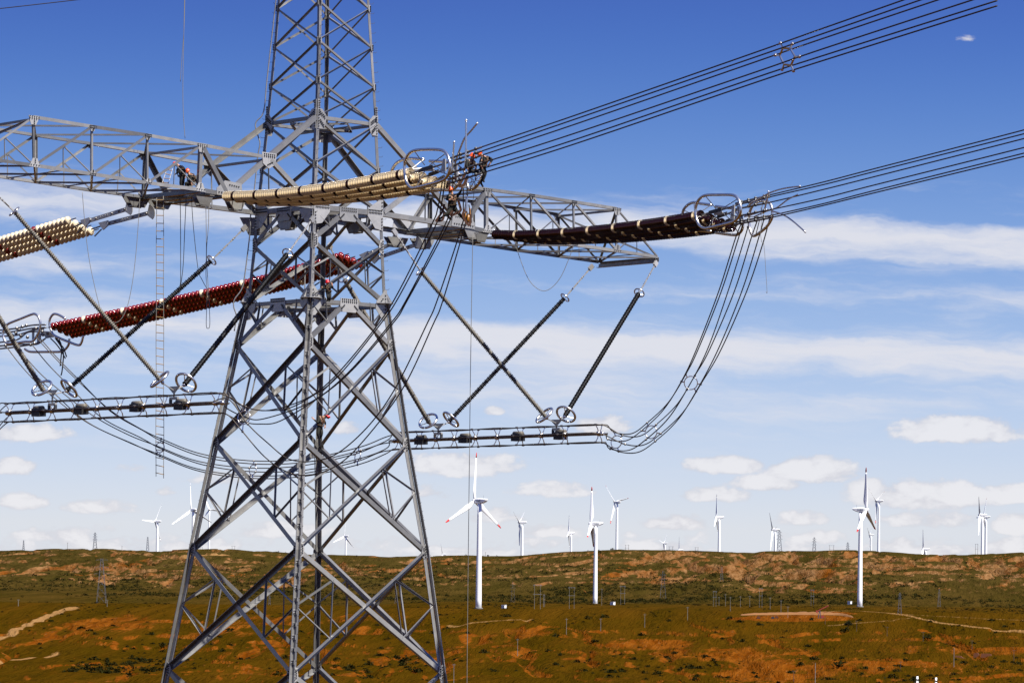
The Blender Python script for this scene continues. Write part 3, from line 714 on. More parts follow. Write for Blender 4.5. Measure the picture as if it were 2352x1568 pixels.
# back side strings: climb away to the left
def back_strings(pxs, o, dpx, lab, grp, main, alt, first):
    out = []
    for q in range(4):
        oo = o+U*(0.46*q)+Vector((0, 0, 0))
        c = [on_line(x+dpx[0]*q, y+dpx[1]*q, oo, Db) for x, y in pxs]
        out.append(insulator_string(lab % ['topmost', 'second from top', 'third from top', 'lowest'][q], grp, c, main, alt, 10, first, 0.292, 0.94)); 
    return out
oBB = backl(930, 557)
BB = back_strings([(790, 586), (690, 615), (614, 637.5), (505, 664.5), (316, 708), (120, 750)], oBB, (14.5, 6.3), 'red brown disc insulator string passing behind the tower, %s of four', 'red brown strings behind the tower', 'r', 'w', 4)
oWB = backl(345, 468)
WBk = back_strings([(163, 504.5), (59, 535.5), (6.6, 551), (-60, 570), (-160, 596)], oWB, (17.4, 8.2), 'white disc insulator string with red marker discs at left edge, %s of four', 'white strings at the left edge', 'w', 'r', 8)
# link bars between crossarm and back strings
def links(label, bars, o, q0):
    st = thing('link_assembly', label, 'fitting', on_line(*bars[0][0], o, Db))
    for (a, b) in bars:
        pa, pb = on_line(*a, o, Db), on_line(*b, o, Db); d = (pb-pa).normalized(); L_ = (pb-pa).length; s_ = d.cross(UPV).normalized(); h = s_.cross(d).normalized()
        MB().box((pa+pb)/2+s_*.05, d*L_/2, s_*.015, h*.10).build('link_plate', M_PLATE, st)
        MB().box((pa+pb)/2-s_*.05, d*L_/2, s_*.015, h*.10).build('link_plate', M_PLATE, st)
        for f in (.06, .2, .32, .38, .44, .5, .62, .8, .95): MB().sphere(pa+d*L_*f+s_*.08, .06 if f in (.06, .2, .62, .8, .95) else .03, 8, 5).build('pin', M_FIT, st)
        c = pb+d*.05
        fan = [c+h*math.sin(t_)*.42+d*math.cos(t_)*.34 for t_ in np.linspace(-1.2, 1.5, 9)]
        MB().prism([c-h*.1-d*.2]+fan, s_*.05).build('adjusting_plate', M_PLATE, st)
        c = pa-d*.25
        MB().prism([c+h*.16-d*.3, c+h*.16+d*.35, c+d*.3-h*.12, c-d*.05-h*.28], s_*.08).build('yoke_plate', M_PLATE, st)
        for g in (0.05, .35): MB().tube([c-d*.2-h*g*.6, c-d*.9-h*g*1.2+U*g*.6], .04, 6).build('shackle', M_FIT, st)
links('galvanised link plates joining the white strings to the left crossarm', [((205, 507), (292, 480)), ((247, 514), (343, 489))], oWB, 0)
links('galvanised link plates joining the red brown strings to the right crossarm', [((845, 584), (905, 557)), ((868, 592), (958, 561))], oBB, 0)

# composite V strings
def v_string(label, top, ringp, end, hang, dark):
    st = thing('suspension_insulator', label, 'insulator', end, 'composite V strings holding the jumpers')
    ax = (ringp-top).normalized()
    # chain of links
    L_ = (ringp-top).length; k = max(6, int(L_/0.28)); mb = MB(); s_ = ax.orthogonal().normalized(); s2 = ax.cross(s_)
    for q in range(k):
        c = top.lerp(ringp, (q+.5)/k); a_ = s_ if q % 2 else s2; b_ = s2 if q % 2 else s_
        mb.box(c, ax*(L_/k*.56), a_*.045, b_*.018)
        if q % 3 == 0: mb.sphere(c, .06, 6, 4)
    mb.build('link_chain', M_PLATE, st)
    MB().box(top+ax*.15, ax*.18, s_*.13, s2*.06).build('clevis', M_PLATE, st)
    d = (end-ringp).normalized(); a0 = ringp+d*0.12; b0 = end; L_ = (b0-a0).length
    k = int(L_/0.112); kk = 12; e1 = d.orthogonal().normalized(); e2 = d.cross(e1); vs = []; fs = []; prof = []
    for q in range(k):
        z0 = q*L_/k; R_ = .152 if q % 2 == 0 else .135; p = L_/k
        prof += [(z0, .088), (z0+p*.35, .092), (z0+p*.6, R_), (z0+p*.72, R_), (z0+p*.82, .095)]
    prof.append((L_, .05))
    for z, r in prof:
        for j in range(kk):
            a = 2*math.pi*j/kk; vs.append(a0+d*z+e1*math.cos(a)*r+e2*math.sin(a)*r)
    for i in range(len(prof)-1):
        for j in range(kk): fs.append((i*kk+j, i*kk+(j+1) % kk, (i+1)*kk+(j+1) % kk, (i+1)*kk+j))
    MB().add(vs, fs).build('shed_stack', M_RUBSHADE if dark else M_RUBBER, st, True)  # one rubber: lit strings stay grey, shaded strings are painted near black
    def torus(c, R_, r, gap, nm):
        N = 40; pts = []
        g = Vector((0, 0, -1)); g = (g-d*g.dot(d)).normalized(); h = d.cross(g)
        for q in range(N+1):
            a = gap+(2*math.pi-2*gap)*q/N if gap else 2*math.pi*q/N
            if not gap and q == N: break
            pts.append(c+g*math.cos(a)*R_+h*math.sin(a)*R_)
        o = MB().tube(pts, r, 10, closed=not gap).build(nm, M_ALU, st, True)
        for a in (.9, 2.9, 5.2): MB().tube([c+d*.12, c+g*math.cos(a)*R_+h*math.sin(a)*R_], r*.35, 5).build('ring_bracket', M_ALU, o)
    torus(ringp+d*.05, .30, .038, 0, 'corona_ring')
    torus(end-d*.15, .56, .068, 0.10, 'grading_ring')
    MB().tube([end-d*.1, end+d*.12, hang], .035, 6).build('link_rod', M_PLATE, st)
    MB().sphere(end+d*.08, .09, 8, 6).build('end_fitting', M_ALU, st)
CR = NODE[iBOT]['C']+U*13.6; CLc = NODE[iBOT]['C']-U*14.3
def cageR(x, y): return on_line(x, y, CR, V)
def cageL(x, y): return on_line(x, y, CLc, V)
hR1, hR2, hL1, hL2 = cageR(1006.6, 981), cageR(1278.4, 972), cageL(120.5, 905), cageL(400, 897)
def vs_(label, top, rg, en, hang, frontside, dark):
    o = N_C if frontside else L_C
    T0 = on_line(*top, o, U); E0 = on_line(*en, hang, U)
    f = ((rg[0]-top[0])**2+(rg[1]-top[1])**2)**.5/((en[0]-top[0])**2+(en[1]-top[1])**2)**.5
    v_string(label, T0, P(rg[0], rg[1], T0.y+(E0.y-T0.y)*f), E0, hang, dark)
vs_('grey ribbed rod insulator sloping from the right leg down to the right jumper', (903, 528), (965, 621), (1254, 957.7), hR2, True, False)
vs_('shade-darkened ribbed rod insulator from the front end of the right crossarm tip', (1508, 602), (1469, 671), (1297.6, 955), hR2, True, True)
vs_('grey ribbed rod insulator passing behind the right tower leg', (756, 560), (789, 638), (986, 970.5), hR1, False, False)
vs_('shade-darkened ribbed rod insulator from the rear end of the right crossarm tip', (1361, 610), (1299, 682), (1032, 966.7), hR1, False, True)
vs_('grey ribbed rod insulator sloping from the upper left frame edge', (-30, 425), (31, 484), (371, 876), hL2, True, False)
vs_('thick shade-darkened ribbed rod insulator in front of the left tower face', (720, 500), (662, 581), (424, 882.5), hL2, True, True)
vs_('grey ribbed rod insulator entering at the left frame edge', (-165, 458), (-112, 548), (99, 895.7), hL1, False, False)
vs_('shade-darkened ribbed rod insulator hung from the left leg crossing the red brown strings', (565, 520), (488, 596), (154, 895.7), hL1, False, True)

# ================================================================== conductors, jumpers and cages
def wire(pts, r, parent, name='conductor', mat=None, per=8, k=6):
    return MB().tube(spline(pts, per), r, k).build(name, mat or M_WIRE, parent, True)
RW = 0.031
def bundle(label, o, rowsy, xs, ends):
    st = thing('conductor_bundle', label, 'power line', on_line(xs[0], rowsy[0][0], o, Df))
    q = Vector((-Df.y, Df.x, 0)); res = []
    for w_, ys in enumerate(rowsy):
        oo = o+q*[.2, -.2, .42, -.42, .2, -.2][w_]
        pts = [on_line(x, y, oo, Df) for x, y in zip(xs if not isinstance(xs[0], (list, tuple)) else xs[w_], ys)]
        wire(pts, RW, st); res.append(pts)
    return st, res
eWF = WF[0][-1]; eBF = BF[0][-1]
oB1 = eWF+U*.75; oB2 = eBF+U*.75
b1, B1P = bundle('upper bundle of six conductors rising to the top right corner', oB1,
  [[361, 338, 265.2, 125, 63.9, -75], [369, 347.5, 274, 135.6, 76, -60], [380, 357, 285.7, 146.8, 87.2, -45], [395, 375, 306.2, 170.2, 111, -18], [408, 388, 320.9, 183, 126.7, 2], [418, 398, 330.7, 194, 138, 14]],
  [1042, 1106, 1320.7, 1722.7, 1894.9, 2290], None)
b2, B2P = bundle('lower bundle of six conductors leaving the right frame edge', oB2,
  [[464, 448.1, 417.3, 387.3, 298.7, 205], [468, 452.5, 423.3, 393.9, 307.5, 217], [478, 465, 434.5, 405.6, 318.5, 228], [495, 482, 454.1, 424.7, 339, 250], [508, 495.5, 467, 437.4, 352, 264], [513, 500.5, 471.2, 442.7, 359.5, 272]],
  [1703, 1768, 1894.9, 2009.8, 2352, 2700], None)
def spacer_frame(label, pts, group=None):
    st = thing('spacer', label, 'spacer', pts[0])
    c = sum(pts, Vector())/6; order = sorted(range(6), key=lambda i: math.atan2((pts[i]-c).z, (pts[i]-c).x))
    inn = [c+(pts[i]-c)*.62 for i in order]
    for q in range(6):
        a, b = inn[q], inn[(q+1) % 6]; d = (b-a).normalized(); s_ = d.cross(Df).normalized()
        MB().box((a+b)/2, (b-a)/2, s_*.045, Df*.035).build('frame_bar', M_ALU, st)
        p = pts[order[q]]; MB().tube([a, p], .035, 6).build('arm', M_ALU, st)
        MB().sphere(p, .075, 8, 6).build('clamp', M_ALU, st)
sp = []
for w_, (zx, zy) in enumerate([(865, 520), (1205, 540), (720, 860), (1410, 905), (915, 1270), (1240, 1310)]):
    q = Vector((-Df.y, Df.x, 0)); sp.append(on_line((3000+zx/7.127)/1.7415, (100+zy/7.127)/1.7415, oB1+q*[.2, -.2, .42, -.42, .2, -.2][w_], Df))
spacer_frame('bright hexagonal spacer on the upper conductor bundle', sp)
# dead end clamps, yokes and grading rings at the conductor end of a front string
def racetrack(px, o, r, st, closed, name='grading_ring'):
    pts = [on_line(x, y, o, Df) for x, y in px]
    if closed:
        pts = pts+pts[:1]; s_ = spline([pts[-2]]+pts+[pts[1]], 6); s_ = s_[6:-7]
        return MB().tube(s_, r, 10, closed=True).build(name, M_ALU, st, True)
    return MB().tube(spline(pts, 6), r, 10).build(name, M_ALU, st, True)
def front_end(label, conv, o, rings, yokes, pts6, extra=()):
    st = thing('grading_ring_assembly', label, 'fitting', on_line(*conv(*rings[0][0][0]), o, Df))
    for px, off, closed in rings:
        rg = racetrack([conv(*p) for p in px], o+U*off, 0.075, st, closed)
        cs = [conv(*p) for p in px]; cx = sum(c[0] for c in cs)/len(cs); cy = sum(c[1] for c in cs)/len(cs)
        for q in range(0, len(cs), max(1, len(cs)//4)):
            a = on_line(*cs[q], o+U*off, Df); b = on_line(cx+(cs[q][0]-cx)*.15, cy+(cs[q][1]-cy)*.15, o+U*.7, Df)
            MB().tube([a, b], .024, 5).build('support_rod', M_FIT, rg)
    for px, off in yokes:
        MB().prism([on_line(*conv(*p), o+U*off, Df) for p in px], U*.06).build('yoke_plate', M_PLATE, st)
    for w_, pts in enumerate(pts6):
        a, b = pts[0], pts[1]
        MB().tube([a-(b-a).normalized()*.5, a, b], .05, 8).build('dead_end_clamp', M_FIT, st, True)
        for f in (0.0, .25, .5, .8):
            p = a.lerp(b, f); MB().sphere(p+UPV*.02, .09, 7, 5).build('clamp_bolt', M_FITD, st)
    for q in range(4):
        a = (WF if o is oW_END else BF)[q][-1]; b = pts6[min(5, q+1)][0]
        MB().tube([a, a.lerp(b, .5)+U*.1, b], .045, 6).build('link_rod', M_FIT, st)
        MB().box(a.lerp(b, .35), (b-a)*.16, UPV*.09, U*.03).build('link_plate', M_FITD, st)
    for px, r, off in extra:
        MB().tube(spline([on_line(*conv(*p), o+U*off, Df) for p in px], 6), r, 8).build('jumper_terminal', M_ALU, st, True)
        e_ = on_line(*conv(*px[-1]), o+U*off, Df); MB().sphere(e_, r*1.35, 8, 5).build('end_cap', M_ALU, st)
    return st
z4 = lambda x, y: ((1500+x/2.94)/1.7415, (450+y/2.94)/1.7415)
oW_END = eWF.copy(); oB_END = eBF.copy()
RW_NEAR = [(460, 450), (600, 435), (770, 440), (835, 480), (872, 560), (880, 650), (860, 730), (800, 795), (640, 845), (480, 885), (420, 880), (370, 810), (348, 680), (352, 590), (390, 500)]
RW_L = [(572, 553), (430, 540), (330, 555), (250, 600), (200, 680), (195, 770), (230, 850), (320, 890), (430, 890), (578, 895)]
RW_R = [(645, 572), (760, 575), (870, 585), (930, 640), (985, 730), (990, 800), (960, 870), (880, 910), (660, 905)]
RW_B = [(1085, 750), (1085, 840), (1115, 905), (1180, 880), (1240, 800), (1255, 730), (1230, 690)]
front_end('polished oval grading rings and clamps at the end of the white strings', z4, oW_END, [(RW_NEAR, -.25, True), (RW_L, 1.75, False), (RW_R, 1.75, False), (RW_B, 2.4, False)],
  [([(800, 545), (825, 545), (828, 690), (770, 700)], .2), ([(925, 600), (960, 600), (962, 800), (930, 800)], 1.2), ([(560, 650), (680, 640), (690, 690), (560, 690)], .6)], B1P,
  [([(1050, 690), (1065, 560), (1070, 300), (1072, 95)], .045, .4), ([(940, 600), (985, 470), (1050, 310), (1130, 215), (1200, 130)], .045, 1.0), ([(905, 700), (915, 560), (930, 350)], .045, .1), ([(1075, 1180), (1078, 990)], .05, .4), ([(980, 620), (1020, 660), (1050, 700)], .04, .8)])
z5 = lambda x, y: ((2600+x/3.357)/1.7415, (700+y/3.357)/1.7415)
RB_NEAR = [(740, 275), (920, 265), (1110, 270), (1180, 320), (1212, 400), (1218, 480), (1190, 560), (1120, 625), (960, 670), (780, 712), (720, 712), (660, 670), (622, 570), (612, 450), (650, 340)]
RB_L = [(825, 402), (690, 385), (590, 368), (510, 400), (450, 470), (438, 560), (480, 660), (560, 730), (660, 745), (820, 760)]
RB_R = [(885, 422), (1040, 440), (1110, 450), (1180, 520), (1240, 620), (1240, 720), (1190, 790), (1110, 805), (880, 775)]
RB_B = [(1640, 560), (1635, 440), (1590, 360), (1520, 345), (1430, 370), (1360, 440), (1330, 560), (1335, 700), (1370, 800), (1420, 810), (1540, 720), (1600, 650)]
front_end('polished oval grading rings and clamps at the end of the brown strings', z5, oB_END, [(RB_NEAR, -.25, True), (RB_L, 1.75, False), (RB_R, 1.75, False), (RB_B, 2.2, True)],
  [([(1110, 400), (1135, 400), (1125, 600), (1070, 600)], .2), ([(1165, 420), (1215, 420), (1250, 640), (1200, 640)], 1.0), ([(850, 500), (960, 490), (1000, 530), (860, 540)], .5)], B2P,
  [([(1330, 390), (1480, 310), (1620, 235), (1800, 180), (2010, 152)], .04, .3), ([(1640, 485), (1780, 530), (1920, 620), (2085, 765)], .04, .6), ([(1400, 560), (1560, 490), (1700, 440), (1850, 330), (1980, 265)], .035, .9), ([(1310, 430), (1420, 340), (1560, 300)], .04, 1.0), ([(1520, 520), (1560, 380), (1590, 225)], .04, .4), ([(1270, 560), (1400, 520), (1560, 470)], .04, .7)])
# hardware at the far end of the red brown strings
st = thing('grading_ring_assembly', 'bent grading rings and clamps at the left end of the red brown strings', 'fitting', BB[0][-1])
zl = lambda x, y: ((x/6.271)/1.7415, (1230+y/6.271)/1.7415)
oL = BB[1][-1]
for px, off, cl in (([(150, 460), (240, 390), (520, 278), (800, 168), (890, 165), (965, 230), (1005, 350), (1008, 450), (965, 620), (830, 830), (620, 855), (400, 885), (200, 900), (120, 830), (75, 690), (85, 570)], -.6, True),
                    ([(1640, 280), (1520, 205), (1400, 160), (1320, 180), (1250, 290), (1240, 420), (1300, 620), (1400, 720), (1700, 850), (1960, 940), (2040, 880), (2090, 700)], -.2, False),
                    ([(1740, 780), (1720, 930), (1620, 1060), (1500, 1105), (1150, 1108), (800, 1108), (690, 1080), (620, 1030)], .9, False)):
    pts = [on_line(*zl(*p), oL+U*off, Db) for p in px]
    if cl:
        pts = pts+pts[:1]; s_ = spline([pts[-2]]+pts+[pts[1]], 6)[6:-7]; MB().tube(s_, .075, 10, closed=True).build('grading_ring', M_ALU, st, True)
    else: MB().tube(spline(pts, 6), .075, 10).build('grading_ring', M_ALU, st, True)
for px in ([(0, 565), (400, 520), (820, 440), (1150, 430)], [(0, 640), (420, 590), (800, 520), (1160, 500)], [(0, 720), (420, 690), (840, 560), (1100, 540)], [(0, 870), (440, 800), (700, 620), (1050, 600)], [(0, 960), (500, 920), (900, 900), (1130, 780)], [(0, 1030), (300, 1000), (760, 930), (960, 905), (1140, 770)]):
    MB().tube(spline([on_line(*zl(*p), oL, Db) for p in px], 6), .05, 8).build('dead_end_clamp', M_FIT, st, True)
for (x, y) in ((660, 450), (400, 640), (690, 740), (770, 930), (560, 480), (420, 520), (480, 560), (520, 700), (900, 520), (1060, 600), (1080, 680), (1200, 640), (300, 690), (140, 950), (860, 900)):
    MB().sphere(on_line(*zl(x, y), oL, Db), .11, 8, 5).build('clamp_bolt', M_FIT, st)
for px in ([(800, 520), (850, 520), (840, 800), (800, 800)], [(930, 610), (1030, 640), (980, 900), (925, 900)], [(1040, 580), (1260, 600), (1340, 740), (1150, 770)]):
    MB().prism([on_line(*zl(*p), oL, Db) for p in px], U*.06).build('yoke_plate', M_PLATE, st)
for px in ([(1270, 770), (1400, 900), (1520, 1060), (1640, 1275)], [(1400, 720), (1500, 900), (1590, 1010), (1670, 1235)], [(1480, 800), (1545, 1000), (1510, 1465)], [(1380, 760), (1520, 960), (1590, 1150), (1560, 1560), (1530, 1700)]):
    MB().tube(spline([on_line(*zl(*p), oL, Db) for p in px], 6), .04, 7).build('loose_lead', M_WIRE, st, True)

# jumper cages
def cage(label, fn, pl, pr, ball_left, xs_clamp, boxes, hangs):
    a, b = fn(*pl), fn(*pr); d = (b-a).normalized(); s_ = Vector((d.y, -d.x, 0)).normalized(); h = s_.cross(d).normalized()
    if h.z < 0: h = -h
    st = thing('jumper_cage', label, 'jumper', (a+b)/2)
    MB().tube([a, a.lerp(b, .3), a.lerp(b, .5), a.lerp(b, .7), b], .10, 12).build('support_tube', M_FIT, st, True)
    MB().sphere(b, .135, 10, 7).build('end_ball', M_ALU, st, True); MB().sphere(a, .135, 10, 7).build('end_ball', M_ALU, st, True)
    offs = [s_*math.sin(t_)*.56+h*math.cos(t_)*.56 for t_ in [math.radians(x) for x in (-28, 28, -90, 90, 208, 152)]]
    ends = []
    L_ = (b-a).length
    for o in offs:
        pts = [a+o+d*.15]+[a.lerp(b, f)+o+h*(.02*math.sin(f*31+o.x*9)) for f in np.linspace(.06, .94, 14)]+[b+o-d*.15]
        wire(pts, RW, st, 'jumper_wire', None, 3); ends.append((pts[0], pts[-1]))
    for x in xs_clamp:
        c = a+d*L_*x
        cl = MB().tube([c-d*.09, c+d*.09], .14, 10).build('spider_clamp', M_ALU, st, True)
        for o in offs:
            q = c+o+d*random.uniform(-.03, .03)
            MB().tube([c+o*.15, c+o*.5+d*.05, q], .028, 6).build('clamp_arm', M_ALU, cl)
            MB().tube([q-d*.07, q+d*.07], .058, 7).build('clamp_jaw', M_FIT, cl)
    for x in boxes:
        c = a+d*L_*x
        w = MB()
        w.box(c-h*.06, d*.36, s_*.22, h*.20)
        w.build('counterweight', M_BOXD, st); MB().tube([c-d*.32+h*.15, c+d*.36+h*.15], .15, 12).build('counterweight_cover', M_RUBBER, st, True)
        for g in (-.22, .24): MB().tube([c+d*(g-.03), c+d*(g+.03)], .225, 10).build('clamp_band', M_BOXD, st)
    for c in hangs:
        t_ = max(0, min(1, (c-a).dot(d)/L_)); ax = a+d*L_*t_
        MB().prism([c+d*.5+UPV*.22, c-d*.5+UPV*.22, c-d*.08-UPV*.12, c+d*.08-UPV*.12], s_*.04).build('yoke_plate', M_PLATE, st)
        MB().tube([c-UPV*.1, ax+h*.35], .05, 7).build('hanger_rod', M_FIT, st)
        MB().box(ax+h*.34, d*.32, s_*.06, h*.07).build('hanger_bar', M_PLATE, st)
        for g in (-.28, .28): MB().box(ax+d*g+h*.15, d*.05, s_*.07, h*.16).build('hanger_leg', M_FITD, st)
    return ends
zc = [0.02, .125, .21, .3, .405, .51, .62, .72, .83, .985]
eR = cage('horizontal tube of six jumper wires below the right crossarm', cageR, (906, 1012.5), (1383, 995), False, zc, (.135, .355, .61, .81), (hR1, hR2))
eL = cage('horizontal tube of six jumper wires at the left, under the left crossarm', cageL, (17, 948), (511, 924.5), False, [.01, .115, .22, .33, .435, .54, .65, .74, .85, .97], (.155, .36, .62, .82), (hL1, hL2))
def chain_pts(px, Y0, Y1):
    L_ = [0]
    for i in range(1, len(px)): L_.append(L_[-1]+math.dist(px[i], px[i-1]))
    return [P(x, y, Y0+(Y1-Y0)*l/L_[-1]) for (x, y), l in zip(px, L_)]
def ring_spacer(st, pts, rad=.33):
    c = sum(pts, Vector())/len(pts)
    # best fit plane
    n_ = Vector()
    o_ = sorted(pts, key=lambda p: math.atan2((p-c).z, (p-c).x))
    for q in range(len(o_)): n_ += (o_[q]-c).cross(o_[(q+1) % len(o_)]-c)
    n_.normalize(); e1 = n_.orthogonal().normalized(); e2 = n_.cross(e1)
    rg = MB().tube([c+e1*math.cos(t_)*rad+e2*math.sin(t_)*rad for t_ in np.linspace(0, 2*math.pi, 24, endpoint=False)], .028, 7, closed=True).build('spacer_ring', M_ALU, st, True)
    for p in pts:
        d = (p-c); MB().tube([c+d*(rad/d.length), p], .035, 6).build('arm', M_ALU, rg)
        MB().sphere(p, .07, 7, 5).build('clamp', M_FIT, rg)
z7 = lambda x, y: ((2400+x/2.94)/1.7415, (1400+y/2.94)/1.7415)
st = thing('jumper_loop', 'six jumper wires sweeping from the brown string end down to the right cage', 'jumper', eR[0][1])
tops = [[(1706, 508), (1690, 545)], [(1712, 505), (1701, 532)], [(1716, 522), (1714, 535)], [(1742, 500), (1725, 548)], [(1756, 498), (1742, 548)], [(1768, 500), (1752, 560)]]
lowx = [920, 955, 1045, 1130, 1230, 1295]; y0x = [1130, 1150, 1260, 1285, 1385, 1420]
Apt = [(955, 370), (1008, 285), (1020, 465), (1115, 300), (1130, 485), (1185, 400)]
Bpt = [(490, 945), (553, 855), (540, 1050), (660, 875), (650, 1070), (715, 980)]
Cpt = [(90, 1045), (170, 965), (120, 1160), (265, 1000), (218, 1190), (295, 1105)]
endi = [2, 0, 4, 1, 5, 3]
RA, RB_, RC = [], [], []
Ytop = B2P[0][0].y
for w_ in range(6):
    ec = eR[endi[w_]][1]; ex = CX+F*ec.x/ec.y; 
    px = tops[w_]+[z5(lowx[w_], 1568), z7(y0x[w_], 0), z7(*Apt[w_]), z7((Apt[w_][0]*.5+Bpt[w_][0]*.5)+22, (Apt[w_][1]*.5+Bpt[w_][1]*.5)+45), z7(*Bpt[w_]), z7((Bpt[w_][0]+Cpt[w_][0])/2+10, (Bpt[w_][1]+Cpt[w_][1])/2+70), z7(*Cpt[w_])]
    pts = chain_pts(px, Ytop+.1*w_, ec.y+.2)
    RA.append(pts[4]); RB_.append(pts[6]); RC.append(pts[8])
    wire(pts+[ec.lerp(pts[-1], .35)+UPV*.12, ec], RW, st, 'jumper_wire')
for r_ in (RA, RB_, RC): ring_spacer(st, r_, .36)
# left phase jumper in front of the tower
J = [[(1018, 405), (1005, 480), (991.2, 516.8), (918.7, 664), (867, 746.5), (771.9, 861.2), (703.5, 915), (618, 941.8), (564.4, 934.5), (530, 915)],
     [(1024, 405), (1012, 480), (1001, 516.8), (918.7, 677), (872, 746.5), (776.8, 863.7), (715.7, 910), (659.6, 938), (596, 941.8), (556, 930), (528, 912)],
     [(1034, 405), (1029, 480), (1022, 516.8), (933, 689), (894, 746.5), (801, 854), (715.7, 922), (605.9, 961.3), (562, 957), (518, 935)],
     [(1041, 410), (1036, 480), (1028.5, 516.8), (936, 689), (899, 746.5), (784, 873.5), (654.7, 961), (596, 973.5), (552, 966), (518, 950)],
     [(1064, 430), (1064, 480), (1061.5, 516.8), (1004.4, 689), (979.4, 746.5), (911, 885.7), (850, 973.5), (776.8, 1039.5), (715.7, 1059), (662, 1053), (615.6, 1017.5), (569, 973.5), (526, 917)],
     [(1073, 430), (1072, 480), (1068, 516.8), (1017.6, 689), (994, 746.5), (923, 895.4), (825.6, 1022.4), (764.6, 1073.6), (703.5, 1090.7), (654.7, 1081), (605.9, 1046.8), (557, 990.6), (524, 953)]]
st = thing('jumper_loop', 'six jumper wires sagging across the tower front to the left cage', 'jumper', eL[0][1])
Yt = B1P[0][0].y; sp6 = []
for w_, px in enumerate(J):
    ec = eL[[0, 1, 2, 4, 3, 5][w_]][1]
    pts = chain_pts(px, Yt+.1*w_, ec.y-.1); wire(pts+[ec], RW, st, 'jumper_wire'); sp6.append(pts[-2])
ring_spacer(st, sp6, .34)
# right phase jumper behind the tower
st = thing('jumper_loop', 'six jumper wires sagging behind the tower towards the right cage', 'jumper', eR[0][0])
ctr = [(48, 785), (85, 830), (132, 878), (220, 954), (308, 1001), (366, 1027), (459, 1062), (579, 1078), (700, 1073), (820, 1047), (880, 1024)]
R1, R2, R3 = [], [], []
offp = [(4, -20), (9, -13), (-7, -4), (8, 5), (-6, 14), (1, 20)]
for w_ in range(6):
    ec = eR[[0, 1, 2, 3, 4, 5][w_]][0]; dx, dy = offp[w_]
    px = []
    for i, (x, y) in enumerate(ctr):
        f = 1.0 if i > 3 else (.8 if i > 0 else .6)
        slant = 1.0 if i > 4 else 2.2
        px.append((x+dx*slant*(1 if i > 2 else 1.6)-(dy*1.0 if i < 4 else 0), y+dy*f))
    pts = chain_pts(px, BB[1][-1].y-.5+.1*w_, ec.y)
    R1.append(pts[5]); R2.append(pts[7]); R3.append(pts[9]); wire(pts+[ec], RW, st, 'jumper_wire')
for r_ in (R1, R2, R3): ring_spacer(st, r_, .30)
# left phase jumper leaving the frame
st = thing('jumper_loop', 'six jumper wires bending down at the left frame edge', 'jumper', eL[0][0])
for w_ in range(6):
    e0 = eL[w_][0]; wire([e0, e0+V*-.5, e0+V*-1.4-UPV*.45, e0-V*3.2-UPV*1.6, e0-V*6-UPV*2.2, e0-V*9-UPV*.5], RW, st, 'jumper_wire')

# ================================================================== ropes, ladders
def rope(label, px, Y0, Y1=None, r=0.016, mat=None, cat='rope', name='hanging_rope', group=None):
    pts = chain_pts(px, Y0, Y0 if Y1 is None else Y1)
    o = MB().tube(spline(pts, 5), r, 5).build(name, mat or M_ROPE, None, True); return tag(o, label, cat, group)
zr = lambda x, y: (x*.21976, 430.7+y*.21976)
ropeL = front(200, 430).y
rope('thin rope hanging in a long slack loop at far left below the crossarm', [(189, 441.7), (193.4, 496.6), (200, 562.5), (211, 628.5), (233, 716), (255, 739), (275, 736), (292, 705), (304, 650), (312, 584.6), (318, 509.8), (321, 457)], ropeL, ropeL+1)
yA = front(430, 440).y+1.5
rope('dark rope, nearer of the pair just right of the rope ladder', [zr(1875, 110), zr(1885, 230), zr(1888, 900), zr(1884, 1010), zr(1868, 1130)], yA, r=.02, mat=M_ROPED)
rope('dark rope, right one of the pair just right of the rope ladder', [zr(1945, 110), zr(1932, 400), zr(1915, 800), zr(1892, 1000), zr(1888, 1050)], yA, r=.02, mat=M_ROPED)
rope('dark rope slanting down from the left crossarm to the red brown strings', [zr(2000, 90), zr(2020, 400), zr(2070, 850), zr(2110, 960), zr(2165, 1060)], yA, r=.018, mat=M_ROPED)
rope('thin rope ending in a narrow loop below the red brown strings', [zr(2150, 120), zr(2157, 600), zr(2152, 900), zr(2165, 1100), zr(2155, 1420), zr(2172, 1470), zr(2193, 1420), zr(2180, 1100), zr(2158, 700), zr(2178, 400), zr(2182, 190)], yA, r=.017)
rope('thin rope rising from the left crossarm out of the top of the frame', [(425, -60), (422.5, 60), (420, 190), (421, 260), (425, 318)], yA, r=.016)
rope('short loose rope end hanging at upper left', [(426, -60), (423, 60), (418, 130), (414, 188)], yA+.4, r=.014)
rope('thin vertical rope hanging from the right crossarm down to the ground', [(1086, 540), (1083, 700), (1080, 900), (1077, 1150), (1074, 1400), (1072, 1640), (1070, 1900)], front(1086, 530).y-.3, r=.019)
zq = lambda x, y: (1062.3+x*.21976, 401.9+y*.21976)
rope('slack cable hanging in a deep U under the right crossarm', [zq(p[0], p[1]) for p in ((535, 660), (600, 870), (680, 1070), (760, 1170), (850, 1211), (940, 1170), (1030, 1060), (1110, 880), (1160, 740))], front(1250, 550).y+1, r=.018)
rope('thin cord dangling below the clamps at the right', [z5(1490, 420), z5(1495, 640), z5(1485, 780), z5(1500, 905)], Ytop-.6, r=.012)
rope('thin loose wire hanging from the right jumper wires', [z5(1525, 900), z5(1540, 1050), z5(1556, 1300), z5(1572, 1568), (1760, 670)], Ytop-.6, r=.011)
rope('dark rope hanging inside the tower behind the near leg', [(722, 1020), (724.5, 1150), (726, 1394), (726, 1547), (727, 1800)], 187, r=.025, mat=M_ROPED)
rope('dark cord hanging from the workers on the upper bundle, left one', [(1092, 398), (1089, 440), (1084, 480), (1083, 512)], 166, r=.016, mat=M_ROPED)
